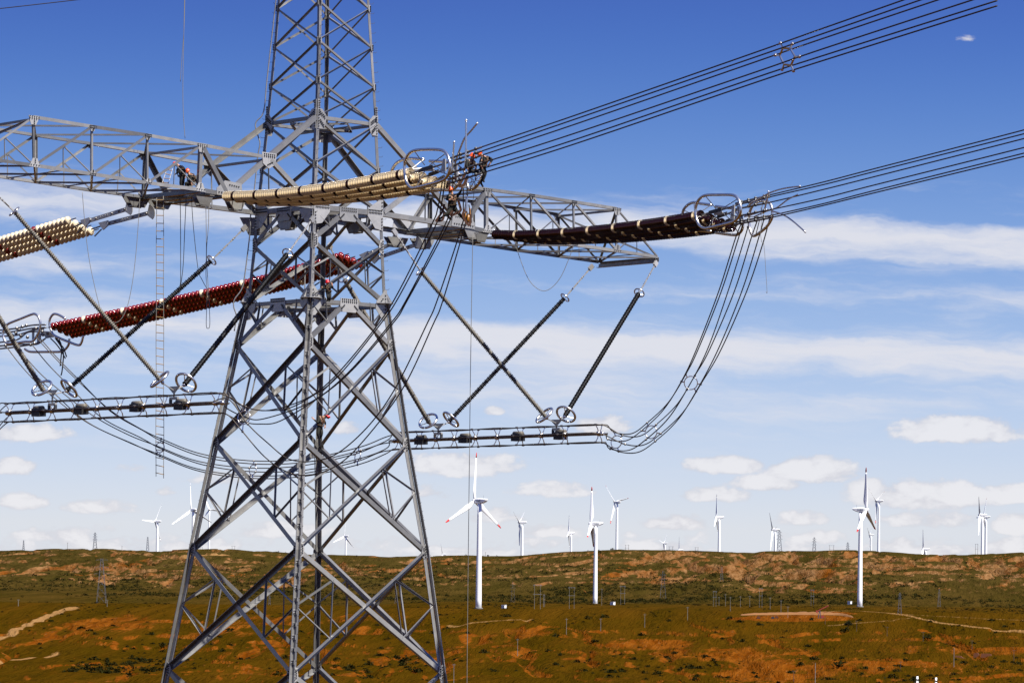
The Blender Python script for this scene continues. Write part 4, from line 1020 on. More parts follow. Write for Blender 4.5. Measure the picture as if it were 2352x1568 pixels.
rope('dark cord hanging from the workers on the upper bundle, right one', [(1086, 398), (1080, 430), (1072, 455)], 166, r=.016, mat=M_ROPED)
rope('thin overhead wire crossing the upper left corner', [(-40, 24.5), (60, 13.5), (178, 0), (330, -18)], 150, r=.02, mat=M_WIRE, cat='wire', name='overhead_wire')
def ladder(label, a0, a1, b0, b1, Y, k, mat_rail, zig=0.0):
    st = thing('rope_ladder', label, 'ladder', P(a1[0], a1[1], Y))
    for (q0, q1) in ((a0, a1), (b0, b1)):
        pts = [P(q0[0]+(q1[0]-q0[0])*f+zig*math.sin(f*19+q0[0]), q0[1]+(q1[1]-q0[1])*f, Y) for f in np.linspace(0, 1, 24)]
        MB().tube(pts, .017, 5).build('rope_rail', mat_rail, st, True)
    for q in range(k):
        f = (q+.5)/k
        p0 = P(a0[0]+(a1[0]-a0[0])*f, a0[1]+(a1[1]-a0[1])*f, Y); p1 = P(b0[0]+(b1[0]-b0[0])*f, b0[1]+(b1[1]-b0[1])*f, Y)
        MB().tube([p0-(p1-p0)*.05-UPV*.01*random.random(), p1+(p1-p0)*.05-UPV*.02*random.random()], .021, 6).build('rung', M_WOOD, st)
ladder('long rope ladder with wooden rungs hanging below the left crossarm', (359.5, 450), (358, 1094), (375.5, 450), (376, 1098), front(367, 440).y+2.2, 36, M_ROPE, .35)
ladder('short pale ladder leaning inside the left crossarm beside two workers', (385, 384), (371, 424), (396, 388), (386, 424), front(380, 400).y+1.2, 4, M_BOXW)
# chain hoist
st = thing('chain_hoist', 'yellow chain hoist hanging below the worker in the slings', 'hoist', P(1076, 512, 166))
MB().sphere(P(1075, 503, 166), .17, 10, 7, (1, .8, 1.3)).build('body', M_YEL, st, True)
MB().tube([P(1077, 470, 166), P(1078, 478, 166), P(1079, 496, 166)], .03, 6).build('hook', M_FITD, st)
for dx in (-4, 3): MB().tube(spline([P(1076+dx, 478, 166), P(1075+dx*1.6, 495, 166), P(1076+dx, 515, 166)], 4), .035, 6).build('chain', M_YEL, st)

# ================================================================== people
def person(label, J, Y, helmet, cloth, harness=True, scale=1.0, dy={}):
    """J: joints in picture px; body is one skinned surface, clothes, helmet and harness are its children"""
    names = ['pelvis', 'waist', 'chest', 'neck', 'head', 'crown', 'shL', 'elL', 'haL', 'shR', 'elR', 'haR', 'hipL', 'knL', 'anL', 'toL', 'hipR', 'knR', 'anR', 'toR']
    Q = {k: P(J[k][0], J[k][1], Y+(J[k][2] if len(J[k]) > 2 else 0)) for k in J}
    px = 7800.0/Y
    hd = (Q['head']-Q['neck']).normalized()
    Q.setdefault('waist', Q['pelvis'].lerp(Q['chest'], .45)); Q['crown'] = Q['head']+hd*.09
    rad = dict(pelvis=.15, waist=.135, chest=.165, neck=.062, head=.092, crown=.07, shL=.075, elL=.05, haL=.036, shR=.075, elR=.05, haR=.036, hipL=.095, knL=.065, anL=.045, toL=.035, hipR=.095, knR=.065, anR=.045, toR=.035)
    ed = [('pelvis', 'waist'), ('waist', 'chest'), ('chest', 'neck'), ('neck', 'head'), ('head', 'crown'), ('chest', 'shL'), ('shL', 'elL'), ('elL', 'haL'), ('chest', 'shR'), ('shR', 'elR'), ('elR', 'haR'), ('pelvis', 'hipL'), ('hipL', 'knL'), ('knL', 'anL'), ('anL', 'toL'), ('pelvis', 'hipR'), ('hipR', 'knR'), ('knR', 'anR'), ('anR', 'toR')]
    def skin(nm, keys, edges, extra, grow, mat, parent):
        ks_ = [k for k in names if k in keys]; vid = {k: i for i, k in enumerate(ks_)}
        vs = [Q[k] for k in ks_]; rr = [rad[k]*grow for k in ks_]; es = [(vid[a], vid[b]) for a, b in edges if a in vid and b in vid]
        for a, pts, r in extra:
            pv = vid[a]
            for p_, r_ in zip(pts, r): vs.append(p_); rr.append(r_); es.append((pv, len(vs)-1)); pv = len(vs)-1
        mm = bpy.data.meshes.new(nm); mm.from_pydata([tuple(v) for v in vs], es, []); mm.materials.append(mat)
        o = obj(nm, mm, parent)
        md = o.modifiers.new('skin', 'SKIN'); md.use_smooth_shade = True
        for i, r in enumerate(rr): mm.skin_vertices[0].data[i].radius = (r, r)
        mm.skin_vertices[0].data[vid['pelvis'] if 'pelvis' in vid else 0].use_root = True
        s_ = o.modifiers.new('smooth', 'SUBSURF'); s_.levels = 1; s_.render_levels = 1
        return o
    ext = []
    for k, e_ in (('haL', 'elL'), ('haR', 'elR')):
        d = (Q[k]-Q[e_]).normalized(); s_ = d.orthogonal().normalized(); s2 = d.cross(s_)
        for q, ln in enumerate((.07, .085, .09, .08, .06)):
            b_ = Q[k]+d*(.05 if q else .01)+s_*(.018*(q-2)); tip = b_+d*ln*.7+s2*.03
            if q == 0: tip = b_+d*.04+s_*-.05
            ext.append((k, [b_, (b_+tip)/2+d*.01, tip], [.012, .010, .008]))
    fw = Vector((0, -1, 0)); fw = (fw-hd*fw.dot(hd)).normalized()
    if 'face' in J: fw = (P(J['face'][0], J['face'][1], Y-.05)-Q['head']).normalized()
    ext.append(('head', [Q['head']+fw*.10-hd*.02, Q['head']+fw*.125-hd*.03], [.03, .014]))   # nose
    sd = hd.cross(fw).normalized()
    for g in (-1, 1): ext.append(('head', [Q['head']+sd*.10*g], [.018]))                        # ears
    body = skin('person', names, ed, ext, 1.0, M_SKIN, None); tag(body, label, 'worker')
    ck = [k for k in names if k not in ('neck', 'head', 'crown')]
    # clothes: jacket and trousers follow the body, ending at neck, wrists and ankles
    keepQ = dict(Q)
    Q['haL'] = Q['haL'].lerp(Q['elL'], .18); Q['haR'] = Q['haR'].lerp(Q['elR'], .18)
    skin('work_clothes', ck, ed, [], 1.22, cloth, body)
    Q.update(keepQ)
    # helmet: domed shell with brim
    mb = MB(); e1 = fw; e2 = hd.cross(fw).normalized(); c = Q['head']+hd*.035; k = 14; vs = []; fs = []
    ring_ = [(1.30, -.02), (1.08, .0), (1.06, .05), (.92, .10), (.62, .145), (.25, .165)]
    for (r, z) in ring_:
        for j in range(k):
            a = 2*math.pi*j/k; br = r*.118*(1.0+(.22*max(0, math.cos(a)) if z < 0 else .05*math.cos(a)))
            vs.append(c+e1*math.cos(a)*br+e2*math.sin(a)*br*.88+hd*z)
    for i in range(len(ring_)-1):
        for j in range(k): fs.append((i*k+j, i*k+(j+1) % k, (i+1)*k+(j+1) % k, (i+1)*k+j))
    fs.append(tuple(range((len(ring_)-1)*k, len(ring_)*k)))
    mb.add(vs, fs).build('safety_helmet', helmet, body, True)
    if harness:
        ch, pe = Q['chest'], Q['pelvis']; ax = (ch-pe).normalized(); s_ = (Q['shL']-Q['shR']).normalized(); f_ = ax.cross(s_).normalized()
        hb = MB()
        for cc, r_ in ((pe+ax*.12, .205), (ch-ax*.02, .225)):
            hb.tube([cc+s_*math.cos(t_)*r_+f_*math.sin(t_)*r_*.95 for t_ in np.linspace(0, 2*math.pi, 16, endpoint=False)], .022, 5, closed=True)
        for g in (-1, 1):
            hb.tube(spline([pe+ax*.12+f_*.2+s_*.06*g, ch+f_*.22-s_*.05*g, ch+ax*.17+f_*.03+s_*.11*g, ch-f_*.22-s_*.05*g, pe+ax*.12-f_*.2+s_*.06*g], 4), .022, 5)
        hb.build('harness', M_HARN, body)
    return body
def pj(conv, d): return {k: (conv(v[0], v[1])+tuple(v[2:])) for k, v in d.items()}
za = lambda x, y: (367.5+x*.10984, 344.5+y*.10984)
yP = front(425, 420).y+1.0
person('worker in orange helmet leaning forward on the left crossarm, left of the pair', pj(za, dict(head=(345, 300), neck=(395, 330), chest=(430, 400), pelvis=(465, 590), shL=(400, 370, -.15), elL=(375, 470, -.2), haL=(325, 505, -.1), shR=(465, 380, .18), elR=(500, 480, .2), haR=(520, 560, .1), hipL=(450, 610, -.1), knL=(430, 700, -.1), anL=(440, 775, -.05), toL=(415, 785, -.1), hipR=(485, 610, .1), knR=(480, 700, .12), anR=(480, 775, .1), toR=(455, 785, .05), face=(315, 320))), yP, M_ORANGE, M_CLOTH)
person('worker in orange helmet crouching on the left crossarm, right of the pair', pj(za, dict(head=(590, 460), neck=(615, 505), chest=(655, 560), pelvis=(640, 700), shL=(630, 540, -.18), elL=(640, 640, -.25), haL=(660, 700, -.25), shR=(700, 560, .15), elR=(750, 630, .1), haR=(770, 690, 0), hipL=(610, 700, -.12), knL=(530, 690, -.22), anL=(540, 760, -.2), toL=(500, 765, -.22), hipR=(650, 710, .1), knR=(560, 715, .15), anR=(600, 765, .12), toR=(560, 770, .1), face=(560, 480))), yP-.2, M_ORANGE, M_CAMO)
zb = lambda x, y: (706.3+x*.10895, 602.9+y*.10895)
person('worker in red helmet on the tower waist behind the bright corner plate', pj(zb, dict(head=(420, 435), neck=(425, 475), chest=(425, 530), pelvis=(445, 650), shL=(365, 500, 0), elL=(320, 560, -.05), haL=(300, 520, -.2), shR=(490, 495, 0), elR=(535, 540, -.1), haR=(520, 465, -.2), hipL=(425, 660, 0), knL=(430, 730, -.15), anL=(425, 800, 0), toL=(410, 815, -.12), hipR=(470, 660, 0), knR=(475, 740, -.12), anR=(465, 805, 0), toR=(450, 822, -.12), face=(430, 430))), NODE[iWAI]['N'].y+.35, M_RED, M_CLOTH)
zd = lambda x, y: (689+x*.10894, 936+y*.10894)
person('worker in red helmet climbing the near leg of the tower', pj(zd, dict(head=(550, 190), neck=(505, 195), chest=(450, 250), pelvis=(410, 420), shL=(400, 190, -.1), elL=(375, 320, -.3), haL=(275, 225, -.35), shR=(480, 220, .15), elR=(535, 320, .1), haR=(528, 395, 0), hipL=(390, 440, -.1), knL=(375, 560, -.2), anL=(385, 640, -.05), toL=(355, 640, -.1), hipR=(440, 440, .1), knR=(465, 540, -.05), anR=(430, 660, .05), toR=(415, 690, 0), face=(590, 215))), NODE[12]['N'].y+.55, M_RED, M_CAMO)
ze = lambda x, y: (976.2+x*.13551, 315.8+y*.13551)
yb = B1P[0][1].y
person('worker in orange helmet sitting on the upper bundle, left of the two', pj(ze, dict(head=(795, 330), neck=(785, 370), chest=(775, 430), pelvis=(760, 555), shL=(725, 400, -.1), elL=(700, 480, -.2), haL=(730, 545, -.2), shR=(830, 410, .1), elR=(865, 480, 0), haR=(860, 525, -.1), hipL=(755, 565, -.1), knL=(880, 590, -.15), anL=(930, 600, -.1), toL=(960, 590, -.1), hipR=(790, 570, .1), knR=(890, 570, .12), anR=(900, 620, .1), toR=(935, 630, .1), face=(840, 345))), yb-.1, M_ORANGE, M_CLOTH)
person('worker in orange helmet bending over the upper bundle, right of the two', pj(ze, dict(head=(945, 290), neck=(975, 320), chest=(1010, 380), pelvis=(970, 520), shL=(960, 360, -.15), elL=(930, 450, -.2), haL=(960, 500, -.2), shR=(1070, 340, .1), elR=(1145, 375, 0), haR=(1090, 455, -.1), hipL=(950, 540, -.1), knL=(1005, 610, -.15), anL=(945, 770, 0), toL=(990, 845, -.05), hipR=(990, 530, .1), knR=(1030, 600, .1), anR=(985, 730, .1), toR=(1010, 760, .1), face=(920, 310))), yb-.3, M_ORANGE, M_CLOTH)
yh = yb+2.5
person('worker in orange helmet hanging in slings below the bundle with legs spread', pj(ze, dict(head=(440, 905), neck=(455, 950), chest=(475, 1030), pelvis=(470, 1190), shL=(400, 985, -.1), elL=(365, 1060, -.2), haL=(420, 1050, -.3), shR=(550, 980, .1), elR=(600, 930, 0), haR=(625, 860, -.1), hipL=(445, 1215, -.05), knL=(365, 1300, -.2), anL=(250, 1380, -.1), toL=(200, 1400, -.15), hipR=(510, 1215, .05), knR=(600, 1320, -.1), anR=(690, 1420, 0), toR=(735, 1450, -.05), face=(445, 900))), yh, M_ORANGE, M_CAMO)
# slings around the hanging worker
def strap(label, px, Y, w, name='work_sling'):
    pts = [P(*ze(*p), Y) for p in px]; mb = MB(); d_ = Vector((0, 1, 0)); vs = []; fs = []
    sp_ = spline(pts, 4)
    for i, p in enumerate(sp_):
        t_ = (sp_[min(i+1, len(sp_)-1)]-sp_[max(i-1, 0)]).normalized(); s_ = t_.cross(d_).normalized()
        vs += [p-s_*w+d_*.012, p+s_*w+d_*.012, p+s_*w-d_*.012, p-s_*w-d_*.012]
    for i in range(len(sp_)-1):
        for j in range(4): fs.append((i*4+j, i*4+(j+1) % 4, i*4+4+(j+1) % 4, i*4+4+j))
    return tag(mb.add(vs, fs).build(name, M_STRAP), label, 'sling')
strap('brown webbing sling from the bundle to the hanging worker, upper part', [(690, 590), (640, 700), (575, 820), (660, 800), (700, 700)], yh-.3, .07)
strap('brown seat sling under the hanging worker', [(560, 1060), (590, 1160), (600, 1240), (500, 1300), (435, 1310), (470, 1240)], yh-.28, .06)
strap('brown foot sling at the left foot of the hanging worker', [(330, 1130), (290, 1260), (215, 1370), (190, 1415), (300, 1395), (320, 1280)], yh-.2, .05)
strap('brown foot sling at the right foot of the hanging worker', [(700, 1100), (680, 1220), (640, 1300), (700, 1440), (760, 1480), (770, 1300)], yh-.2, .05)
strap('brown strap hanging left of the worker in slings', [(400, 730), (380, 800), (365, 860), (395, 820), (415, 760)], yh-.4, .05)

# ================================================================== wind turbines
BLn = 29.0
def blade_mesh():
    mb = MB(); tip = MB(); K = 10
    secs = [(0.9, .75, .75, 0), (2.2, .85, .72, 8), (4.5, 1.45, .45, 13), (6.5, 1.65, .34, 11), (10, 1.42, .26, 8), (15, 1.08, .18, 5), (20, .78, .13, 3), (24, .66, .10, 1), (25.6, .60, .09, 0)]
    tsec = [(25.6, .60, .09, 0), (27.4, .50, .07, 0), (28.6, .32, .05, 0), (29.0, .10, .02, 0)]
    for m_, S_ in ((mb, secs), (tip, tsec)):
        vs = []; fs = []
        for z, c, th, tw in S_:
            t_ = math.radians(tw*.6+74)
            for j in range(K):
                a = 2*math.pi*j/K; x = math.cos(a)*c-(c*.35 if z > 3 else 0); y = math.sin(a)*th
                vs.append(Vector((x*math.cos(t_)-y*math.sin(t_), x*math.sin(t_)+y*math.cos(t_), z)))
        for i in range(len(S_)-1):
            for j in range(K): fs.append((i*K+j, i*K+(j+1) % K, (i+1)*K+(j+1) % K, (i+1)*K+j))
        fs.append(tuple(range(K))[::-1]); fs.append(tuple(range((len(S_)-1)*K, len(S_)*K)))
        m_.add(vs, fs)
    return mb.mesh('blade', M_TURB, True), tip.mesh('blade_tip', M_TIP, True), tip.mesh('blade_tip', M_TURB, True)
ME_BL, ME_TIPR, ME_TIPW = blade_mesh()
def nacelle_mesh():
    secs = [(2.9, 1.25, 1.35, -1.35), (2.6, 1.45, 1.5, -1.55), (.5, 1.5, 1.55, -1.65), (-2.0, 1.45, 1.5, -1.55), (-4.4, 1.3, 1.35, -.75), (-5.6, 1.1, 1.15, -.1), (-5.75, .9, .95, .15)]
    vs = []; fs = []
    for y, w, top, bot in secs:
        ch = .45
        vs += [Vector(p) for p in ((-w, y, bot+ch), (-w+ch, y, bot), (w-ch, y, bot), (w, y, bot+ch), (w, y, top-ch), (w-ch, y, top), (-w+ch, y, top), (-w, y, top-ch))]
    for i in range(len(secs)-1):
        for j in range(8): fs.append((i*8+j, i*8+(j+1) % 8, i*8+8+(j+1) % 8, i*8+8+j))
    fs.append(tuple(range(8))[::-1]); fs.append(tuple(range((len(secs)-1)*8, len(secs)*8)))
    return MB().add(vs, fs).mesh('nacelle', M_TURB)
ME_NAC = nacelle_mesh()
ME_SPIN = lathe_mesh('spinner', [(1.25, -.9), (1.35, -.2), (1.3, .5), (1.0, 1.2), (.55, 1.65), (.1, 1.85)], 14, M_TURB)
def letters():
    mb = MB(); rs = random.Random(4)
    for q in range(5):       # ring emblem followed by four characters, as dark flat strokes
        y0 = 1.7-q*.95
        if q == 0:
            mb.tube([Vector((0, y0+math.cos(a)*.3, math.sin(a)*.34)) for a in np.linspace(.4, 5.6, 14)], .06, 4)
        else:
            for (a, b, c, d) in [(-.3, .3, .3, .3), (-.3, 0, .3, 0), (-.32, -.32, .32, -.32), (0, -.36, 0, .36), (-.26, -.3, -.26, .3)][:rs.choice((4, 5))]+[(.2, -.3, .28, .3)]:
                mb.box(Vector((0, y0+(a+c)/2, (b+d)/2)), (.02, 0, 0), Vector((0, (c-a)/2+.035, 0)), Vector((0, 0, (d-b)/2+.035)))
    mb.box(Vector((0, -.5, -.62)), (.02, 0, 0), (0, 1.0, 0), (0, 0, .05))
    return mb.mesh('lettering', M_MARK)
ME_LET = letters()
def turbine(label, hub, L, c, phi, red=False, Y=None, near=False, left=True, pitch=-38):
    Yt_ = F*BLn/L if Y is None else Y
    sc = L*Yt_/F/BLn
    Hh = P(hub[0], hub[1], Yt_)
    S = math.sqrt(max(0, 1-c*c)); sg = 1 if c >= 0 else -1
    ax = Vector((-S, abs(c), 0)) if left else Vector((S, -abs(c), 0))
    e = Vector((c, sg*S, 0)) if left else Vector((c, sg*S, 0))
    e = (e-ax*e.dot(ax)).normalized()
    up = Vector((0, 0, 1))
    T = Hh-ax*4.0*sc
    gz = Hs(T.x, T.y)
    st = thing('wind_turbine', label, 'wind turbine', (T.x, T.y, gz), 'white wind turbines')
    def put(nm, me_, M_, par=None):
        o = bpy.data.objects.new(nm, me_); COL.objects.link(o); o.parent = par or st; o.matrix_parent_inverse = pinv(par or st); o.matrix_basis = M_; return o
    ht = Hh.z-1.5*sc; mb = MB(); N = 9
    mb.tube([Vector((T.x, T.y, gz-2+(ht-gz+2)*i/N)) for i in range(N+1)], [(1.85-.6*i/N)*sc for i in range(N+1)], 20)
    mb.build('mast', M_TURB, st, True)
    x_ = ax.cross(up).normalized()
    def mat_(loc, cx_, cy_, cz_, s_=1.0):
        M_ = Matrix.Identity(4)
        for i in range(3): M_[i][0] = cx_[i]*s_; M_[i][1] = cy_[i]*s_; M_[i][2] = cz_[i]*s_; M_[i][3] = loc[i]
        return M_
    nac = put('nacelle', ME_NAC, mat_(T+up*(Hh.z-T.z), x_, ax, up, sc))
    if near:
        for g in (-1, 1):
            yv = ax if g > 0 else -ax
            put('lettering', ME_LET, mat_(T+up*(Hh.z-T.z)+x_*g*1.53*sc, x_*g, ax*(1 if (ax.x < 0) else -1), up, sc), nac)
        MB().tube([T+up*(Hh.z-T.z+1.4*sc)-ax*3*sc, T+up*(Hh.z-T.z+3.4*sc)-ax*3*sc], .06, 5).build('wind_vane', M_LATT, nac)
        for g in (-.45, .45): MB().sphere(T+up*(Hh.z-T.z+.5*sc)-ax*5.78*sc+x_*g*sc, .2, 8, 5).build('vent', M_MARK, nac)
    put('spinner', ME_SPIN, mat_(Hh, x_, up.cross(x_), ax, sc) if False else mat_(Hh, e, ax.cross(e), ax, sc))
    for q in range(3):
        a = math.radians(phi+120*q); zd_ = e*math.sin(a)+up*math.cos(a); xd = zd_.cross(ax).normalized()
        M_ = mat_(Hh, xd, ax, zd_, sc)
        if M_.to_3x3().determinant() < 0: M_ = mat_(Hh, -xd, ax, zd_, sc)
        M_ = M_ @ Matrix.Rotation(math.radians(pitch), 4, 'Z')
        b_ = put('blade', ME_BL, M_); put('blade_tip', ME_TIPR if red else ME_TIPW, M_, b_)
    if near:
        MB().tube([Vector((T.x, T.y, gz-.5)), Vector((T.x, T.y, gz+.6))], 2.6*sc, 20).build('foundation', M_POLE, st)
    return st, T
turbine('largest wind turbine with red blade tips, just right of the tower', (1090, 1150), 112, -.65, 117, True, near=True, pitch=-68)
turbine('wind turbine seen nearly edge-on, second of the three on the plain', (1357, 1202), 86, .12, 8, True, near=True, pitch=0)
turbine('wind turbine at right with a dark underlit blade, rotor right of its mast', (1990, 1170), 97, .35, 117, True, near=True, left=False, pitch=0)
turbine('red tipped wind turbine on the ridge right of the edge-on turbine', (1412, 1153), 52, .65, 78, True, Y=4350)
turbine('ridge turbine with two blades raised in a V, right of the largest one', (1192.5, 1199), 54, -.3, 63, False, Y=4268)
turbine('small slender wind turbine left of the edge-on turbine, on the ridge', (1305.8, 1223.5), 44, .1, 18, False, Y=5141)
turbine('small wind turbine half hidden behind the ridge at the right tower leg', (1016, 1272.5), 27, .3, 335, False, Y=7900)
turbine('small wind turbine low behind the ridge right of the red tipped one', (1524, 1247), 30, -.4, 75, False, Y=7540)
turbine('tiny wind turbine blade just above the ridge at centre right', (1559.5, 1262), 30, .2, 2, False, Y=7700)
turbine('tall wind turbine standing alone on the ridge at centre right', (1645, 1187.4), 54, .15, 6, False, Y=4189)
turbine('wind turbine beside a lattice pylon on the ridge', (1774, 1216), 51, .3, 81, False, Y=4435)
turbine('red tipped wind turbine behind the right-hand plain turbine', (2012.4, 1150), 52, -.5, 57, True, Y=4350)
turbine('small wind turbine between the two masts at right', (1997, 1227.6), 32, -.3, 60, False, Y=7100)
turbine('small wind turbine half hidden behind the ridge, far right', (2120, 1260.5), 46, -.25, 6, False, Y=5600)
turbine('left one of the overlapping pair of wind turbines at far right', (2249.5, 1182), 52, -.2, 36, False, Y=4500)
turbine('right one of the overlapping pair of wind turbines at far right, red tips', (2258.4, 1186.6), 50, -.45, 93, True, Y=4524)
turbine('leftmost wind turbine, on the ridge between two far pylons', (356, 1197), 50, .5, 33, False, Y=4524)
turbine('wind turbine with a long raised blade beside the left tower leg', (439.5, 1170.5), 62, .8, 117, False, Y=4200)
turbine('wind turbine seen just inside the left tower leg', (481.3, 1169.6), 40, -1.0, 21, False, Y=5000)
turbine('small wind turbine seen through the lower tower lattice', (790.7, 1231), 40, -.65, 111, False, Y=5655)

# ================================================================== distant pylons and poles
def far_pylon(label, x, ytop, ybase, Y=None, wide=.17, arms=((.62, .16), (.76, .15), (.9, .12)), thick=.16):
    if Y is None: g = ground(x, ybase, 2000); Y = g.y
    b0 = P(x, ybase, Y); gz = Hs(b0.x, b0.y); tp = P(x, ytop, Y); h = tp.z-gz
    st = thing('lattice_pylon', label, 'pylon', (b0.x, b0.y, gz), 'far lattice pylons')
    def lv(f): return (1-f)*wide*h*.5+.02*h
    cs = [(-1, -1), (1, -1), (1, 1), (-1, 1)]
    pt = lambda q, f: Vector((b0.x+cs[q % 4][0]*lv(f), b0.y+cs[q % 4][1]*lv(f), gz+h*f))
    for q in range(4): MB().tube([pt(q, -.02), pt(q, 1)], thick, 4).build('leg', M_LATT, st)
    fs_ = [0, .2, .37, .52, .65, .77, .89, 1.0]; mb = MB()
    for i in range(len(fs_)-1):
        for q in range(4):
            mb.tube([pt(q, fs_[i]), pt(q+1, fs_[i+1])], thick*.55, 3); mb.tube([pt(q+1, fs_[i]), pt(q, fs_[i+1])], thick*.55, 3)
    mb.build('bracing', M_LATT, st)
    for f, w in arms:
        c = Vector((b0.x, b0.y, gz+h*f)); a_ = MB()
        for sg in (-1, 1):
            tipv = c+Vector((sg*w*h, 0, 0)); r0 = Vector((sg*lv(f), 0, 0))
            a_.tube([c+r0, tipv], thick*.7, 4); a_.tube([c+r0+Vector((0, 0, .035*h)), tipv], thick*.7, 4)
            a_.tube([tipv, tipv-Vector((0, 0, .03*h))], thick*.5, 4)
        a_.build('crossarm', M_LATT, st)
for a in (('lattice pylon on the ridge at far left, the taller one', 218, 1222, 1264, 4040), ('slim lattice mast on the ridge left of the leftmost turbine', 339, 1232, 1268, 4300), ('tiny lattice mast on the ridge near the left edge', 54, 1240, 1262, 4300), ('lattice pylon on the ridge next to a turbine at right', 1790, 1217, 1270, 4030), ('middle one of three lattice pylons along the right ridge', 1870, 1233, 1270, 4200), ('rightmost of three lattice pylons along the right ridge', 1947, 1244.5, 1270, 4400)):
    far_pylon(*a, wide=.13 if 'slim' in a[0] or 'tiny' in a[0] else .19, arms=() if 'slim' in a[0] or 'tiny' in a[0] else ((.6, .13), (.76, .12), (.9, .10)), thick=.2)
far_pylon('dark lattice pylon in front of the hillside at far left', 233, 1282, 1394, 2090, .17, ((.66, .17), (.80, .15), (.97, .13)), .07)
far_pylon('faint grey lattice pylon below the ridge right of the edge-on turbine', 1522.7, 1310, 1376, 3050, .17, ((.7, .14), (.85, .12)), .055)
far_pylon('faint grey lattice pylon on the hillside left of the gully', 1657.3, 1301, 1350, 3450, .17, ((.7, .14), (.85, .12)), .055)
far_pylon('slender lattice pylon right of the dirt road', 2066, 1360, 1450, None, .13, ((.75, .09), (.9, .08)), .05)
far_pylon('slender lattice pylon at the hill foot on the right', 2157, 1352.6, 1391, 2700, .12, ((.8, .08),), .055)
far_pylon('faint lattice pylon at the hill foot between the two left turbines', 1178, 1335, 1387, 2750, .16, ((.7, .13), (.85, .12)), .05)
far_pylon('faint lattice pylon behind the lower tower lattice', 619, 1366, 1392, 2700, .16, ((.7, .13), (.85, .12)), .05)
far_pylon('faint lattice pylon just left of the right tower leg', 910, 1352, 1392, 2500, .16, ((.7, .13), (.85, .12)), .05)
def pole(label, x, ytop, ybase, grp, dark=False, Y=None, arm=True, r=.15, pair=0.0):
    g = ground(x, ybase) if Y is None else None
    if g is None: q = P(x, ybase, Y); g = Vector((q.x, q.y, Hs(q.x, q.y)))
    h = P(x, ytop, g.y).z-g.z
    if h < 2: h = 8.0
    st = thing('utility_pole', label, 'pole', g, grp); mt = M_POLED if dark else M_POLE
    xs = (0,) if not pair else (-pair/2*g.y/F, pair/2*g.y/F)
    for dx in xs: MB().tube([g+Vector((dx, 0, -.6)), g+Vector((dx, 0, h))], [r*1.25, r*.85], 7).build('post', mt, st)
    if pair:
        for f in (.97, .6): MB().box(g+Vector((0, 0, h*f)), ((xs[1]-xs[0])*.75, 0, 0), (0, .08, 0), (0, 0, .10)).build('crossbar', M_LATT, st)
        for dx in (-1.3, 0, 1.3): MB().tube([g+Vector((dx*xs[1], 0, h*.97)), g+Vector((dx*xs[1], 0, h*.97-.8))], .07, 5).build('insulator', M_LATT, st)
    elif arm:
        MB().box(g+Vector((0, 0, h*.93)), (.75, 0, 0), (0, .05, 0), (0, 0, .06)).build('crossbar', mt, st)
        for dx in (-.65, 0, .65): MB().tube([g+Vector((dx, 0, h*.93)), g+Vector((dx, 0, h*.93+.35))], .05, 5).build('insulator', M_FIT, st)
    return st
z25 = lambda x, y: ((2500+x/2.24)/1.7415, (1800+y/2.24)/1.7415)
ordn = ['first', 'second', 'third', 'fourth', 'fifth', 'sixth', 'seventh', 'eighth', 'ninth', 'tenth', 'eleventh', 'twelfth']
rowA = [(803, 1258, 1400), (842, 1310, 1390), (900, 1285, 1395), (943, 1310, 1440), (1033, 1305, 1405), (1117, 1300, 1410), (1215, 1232, 1408), (1300, 1315, 1425), (1397, 1340, 1465), (1459, 1395, 1503), (1678, 1245, 1395)]
for q, (x, a, b) in enumerate(rowA):
    X_, y1 = z25(x, a); _, y2 = z25(x, b)
    pole('grey pole, %s from the left in the row above the well site' % ordn[q], X_, y1, y2, 'poles above the well site', pair=6 if x in (803, 1215, 1678) else 0, r=.085 if x in (803, 1215, 1678) else .10)
for q, (x, a, b, pr) in enumerate([(1234, 1341, 1398, 13.5), (1249.5, 1364, 1393, 2.5), (1313, 1347, 1397, 11), (1382, 1350, 1390, 0), (1430, 1344, 1388, 9)]):
    pole('%s pole frame from the left behind the three plain turbines' % ordn[q], x, a, b, 'pole frames on the plain', pair=pr, r=.10)
z19 = lambda x, y: ((1700+x/1.96)/1.7415, (2300+y/1.96)/1.7415)
for q, (x, a, b) in enumerate([(225, 690, 838), (725, 495, 630), (1108, 335, 475), (1377, 335, 450), (1722, 300, 410), (2058, 245, 355)]):
    X_, y1 = z19(x, a); _, y2 = z19(x, b)
    pole('pale pole, %s from the tower in the row climbing the plain to the right' % ordn[q], X_, y1, y2, 'row of pale poles right of the tower', r=.12)
z28 = lambda x, y: ((2850+x/1.8876)/1.7415, (2300+y/1.8876)/1.7415)
for q, (x, a, b, dk) in enumerate([(613, 718, 812, 1), (1420, 650, 712, 1), (1959, 490, 578, 1), (2275, 560, 645, 1), (1590, 425, 502, 1), (1318, 385, 462, 1), (1088, 340, 422, 1), (850, 310, 372, 1)]):
    X_, y1 = z28(x, a); _, y2 = z28(x, b)
    pole('dark wooden pole ' + ['at the bottom edge left of the gully', 'beside the gully bend at lower right', 'above the ruined mud walls', 'nearest the right edge, below the mud ruins', 'right of the lone tree, second one', 'just right of the lone tree', 'above the lone tree', 'below the pump jack'][q], X_, y1, y2, 'dark wooden poles at lower right', True, r=.10)
for q, (x, a, b) in enumerate([(775, 660, 812), (1822, 545, 692)]):
    X_, y1 = z28(x, a); _, y2 = z28(x, b)
    pole('tall white pole ' + ['at the bottom edge in the orange slope', 'left of the ruined mud walls'][q], X_, y1, y2, 'tall white poles at lower right', arm=False, r=.15)
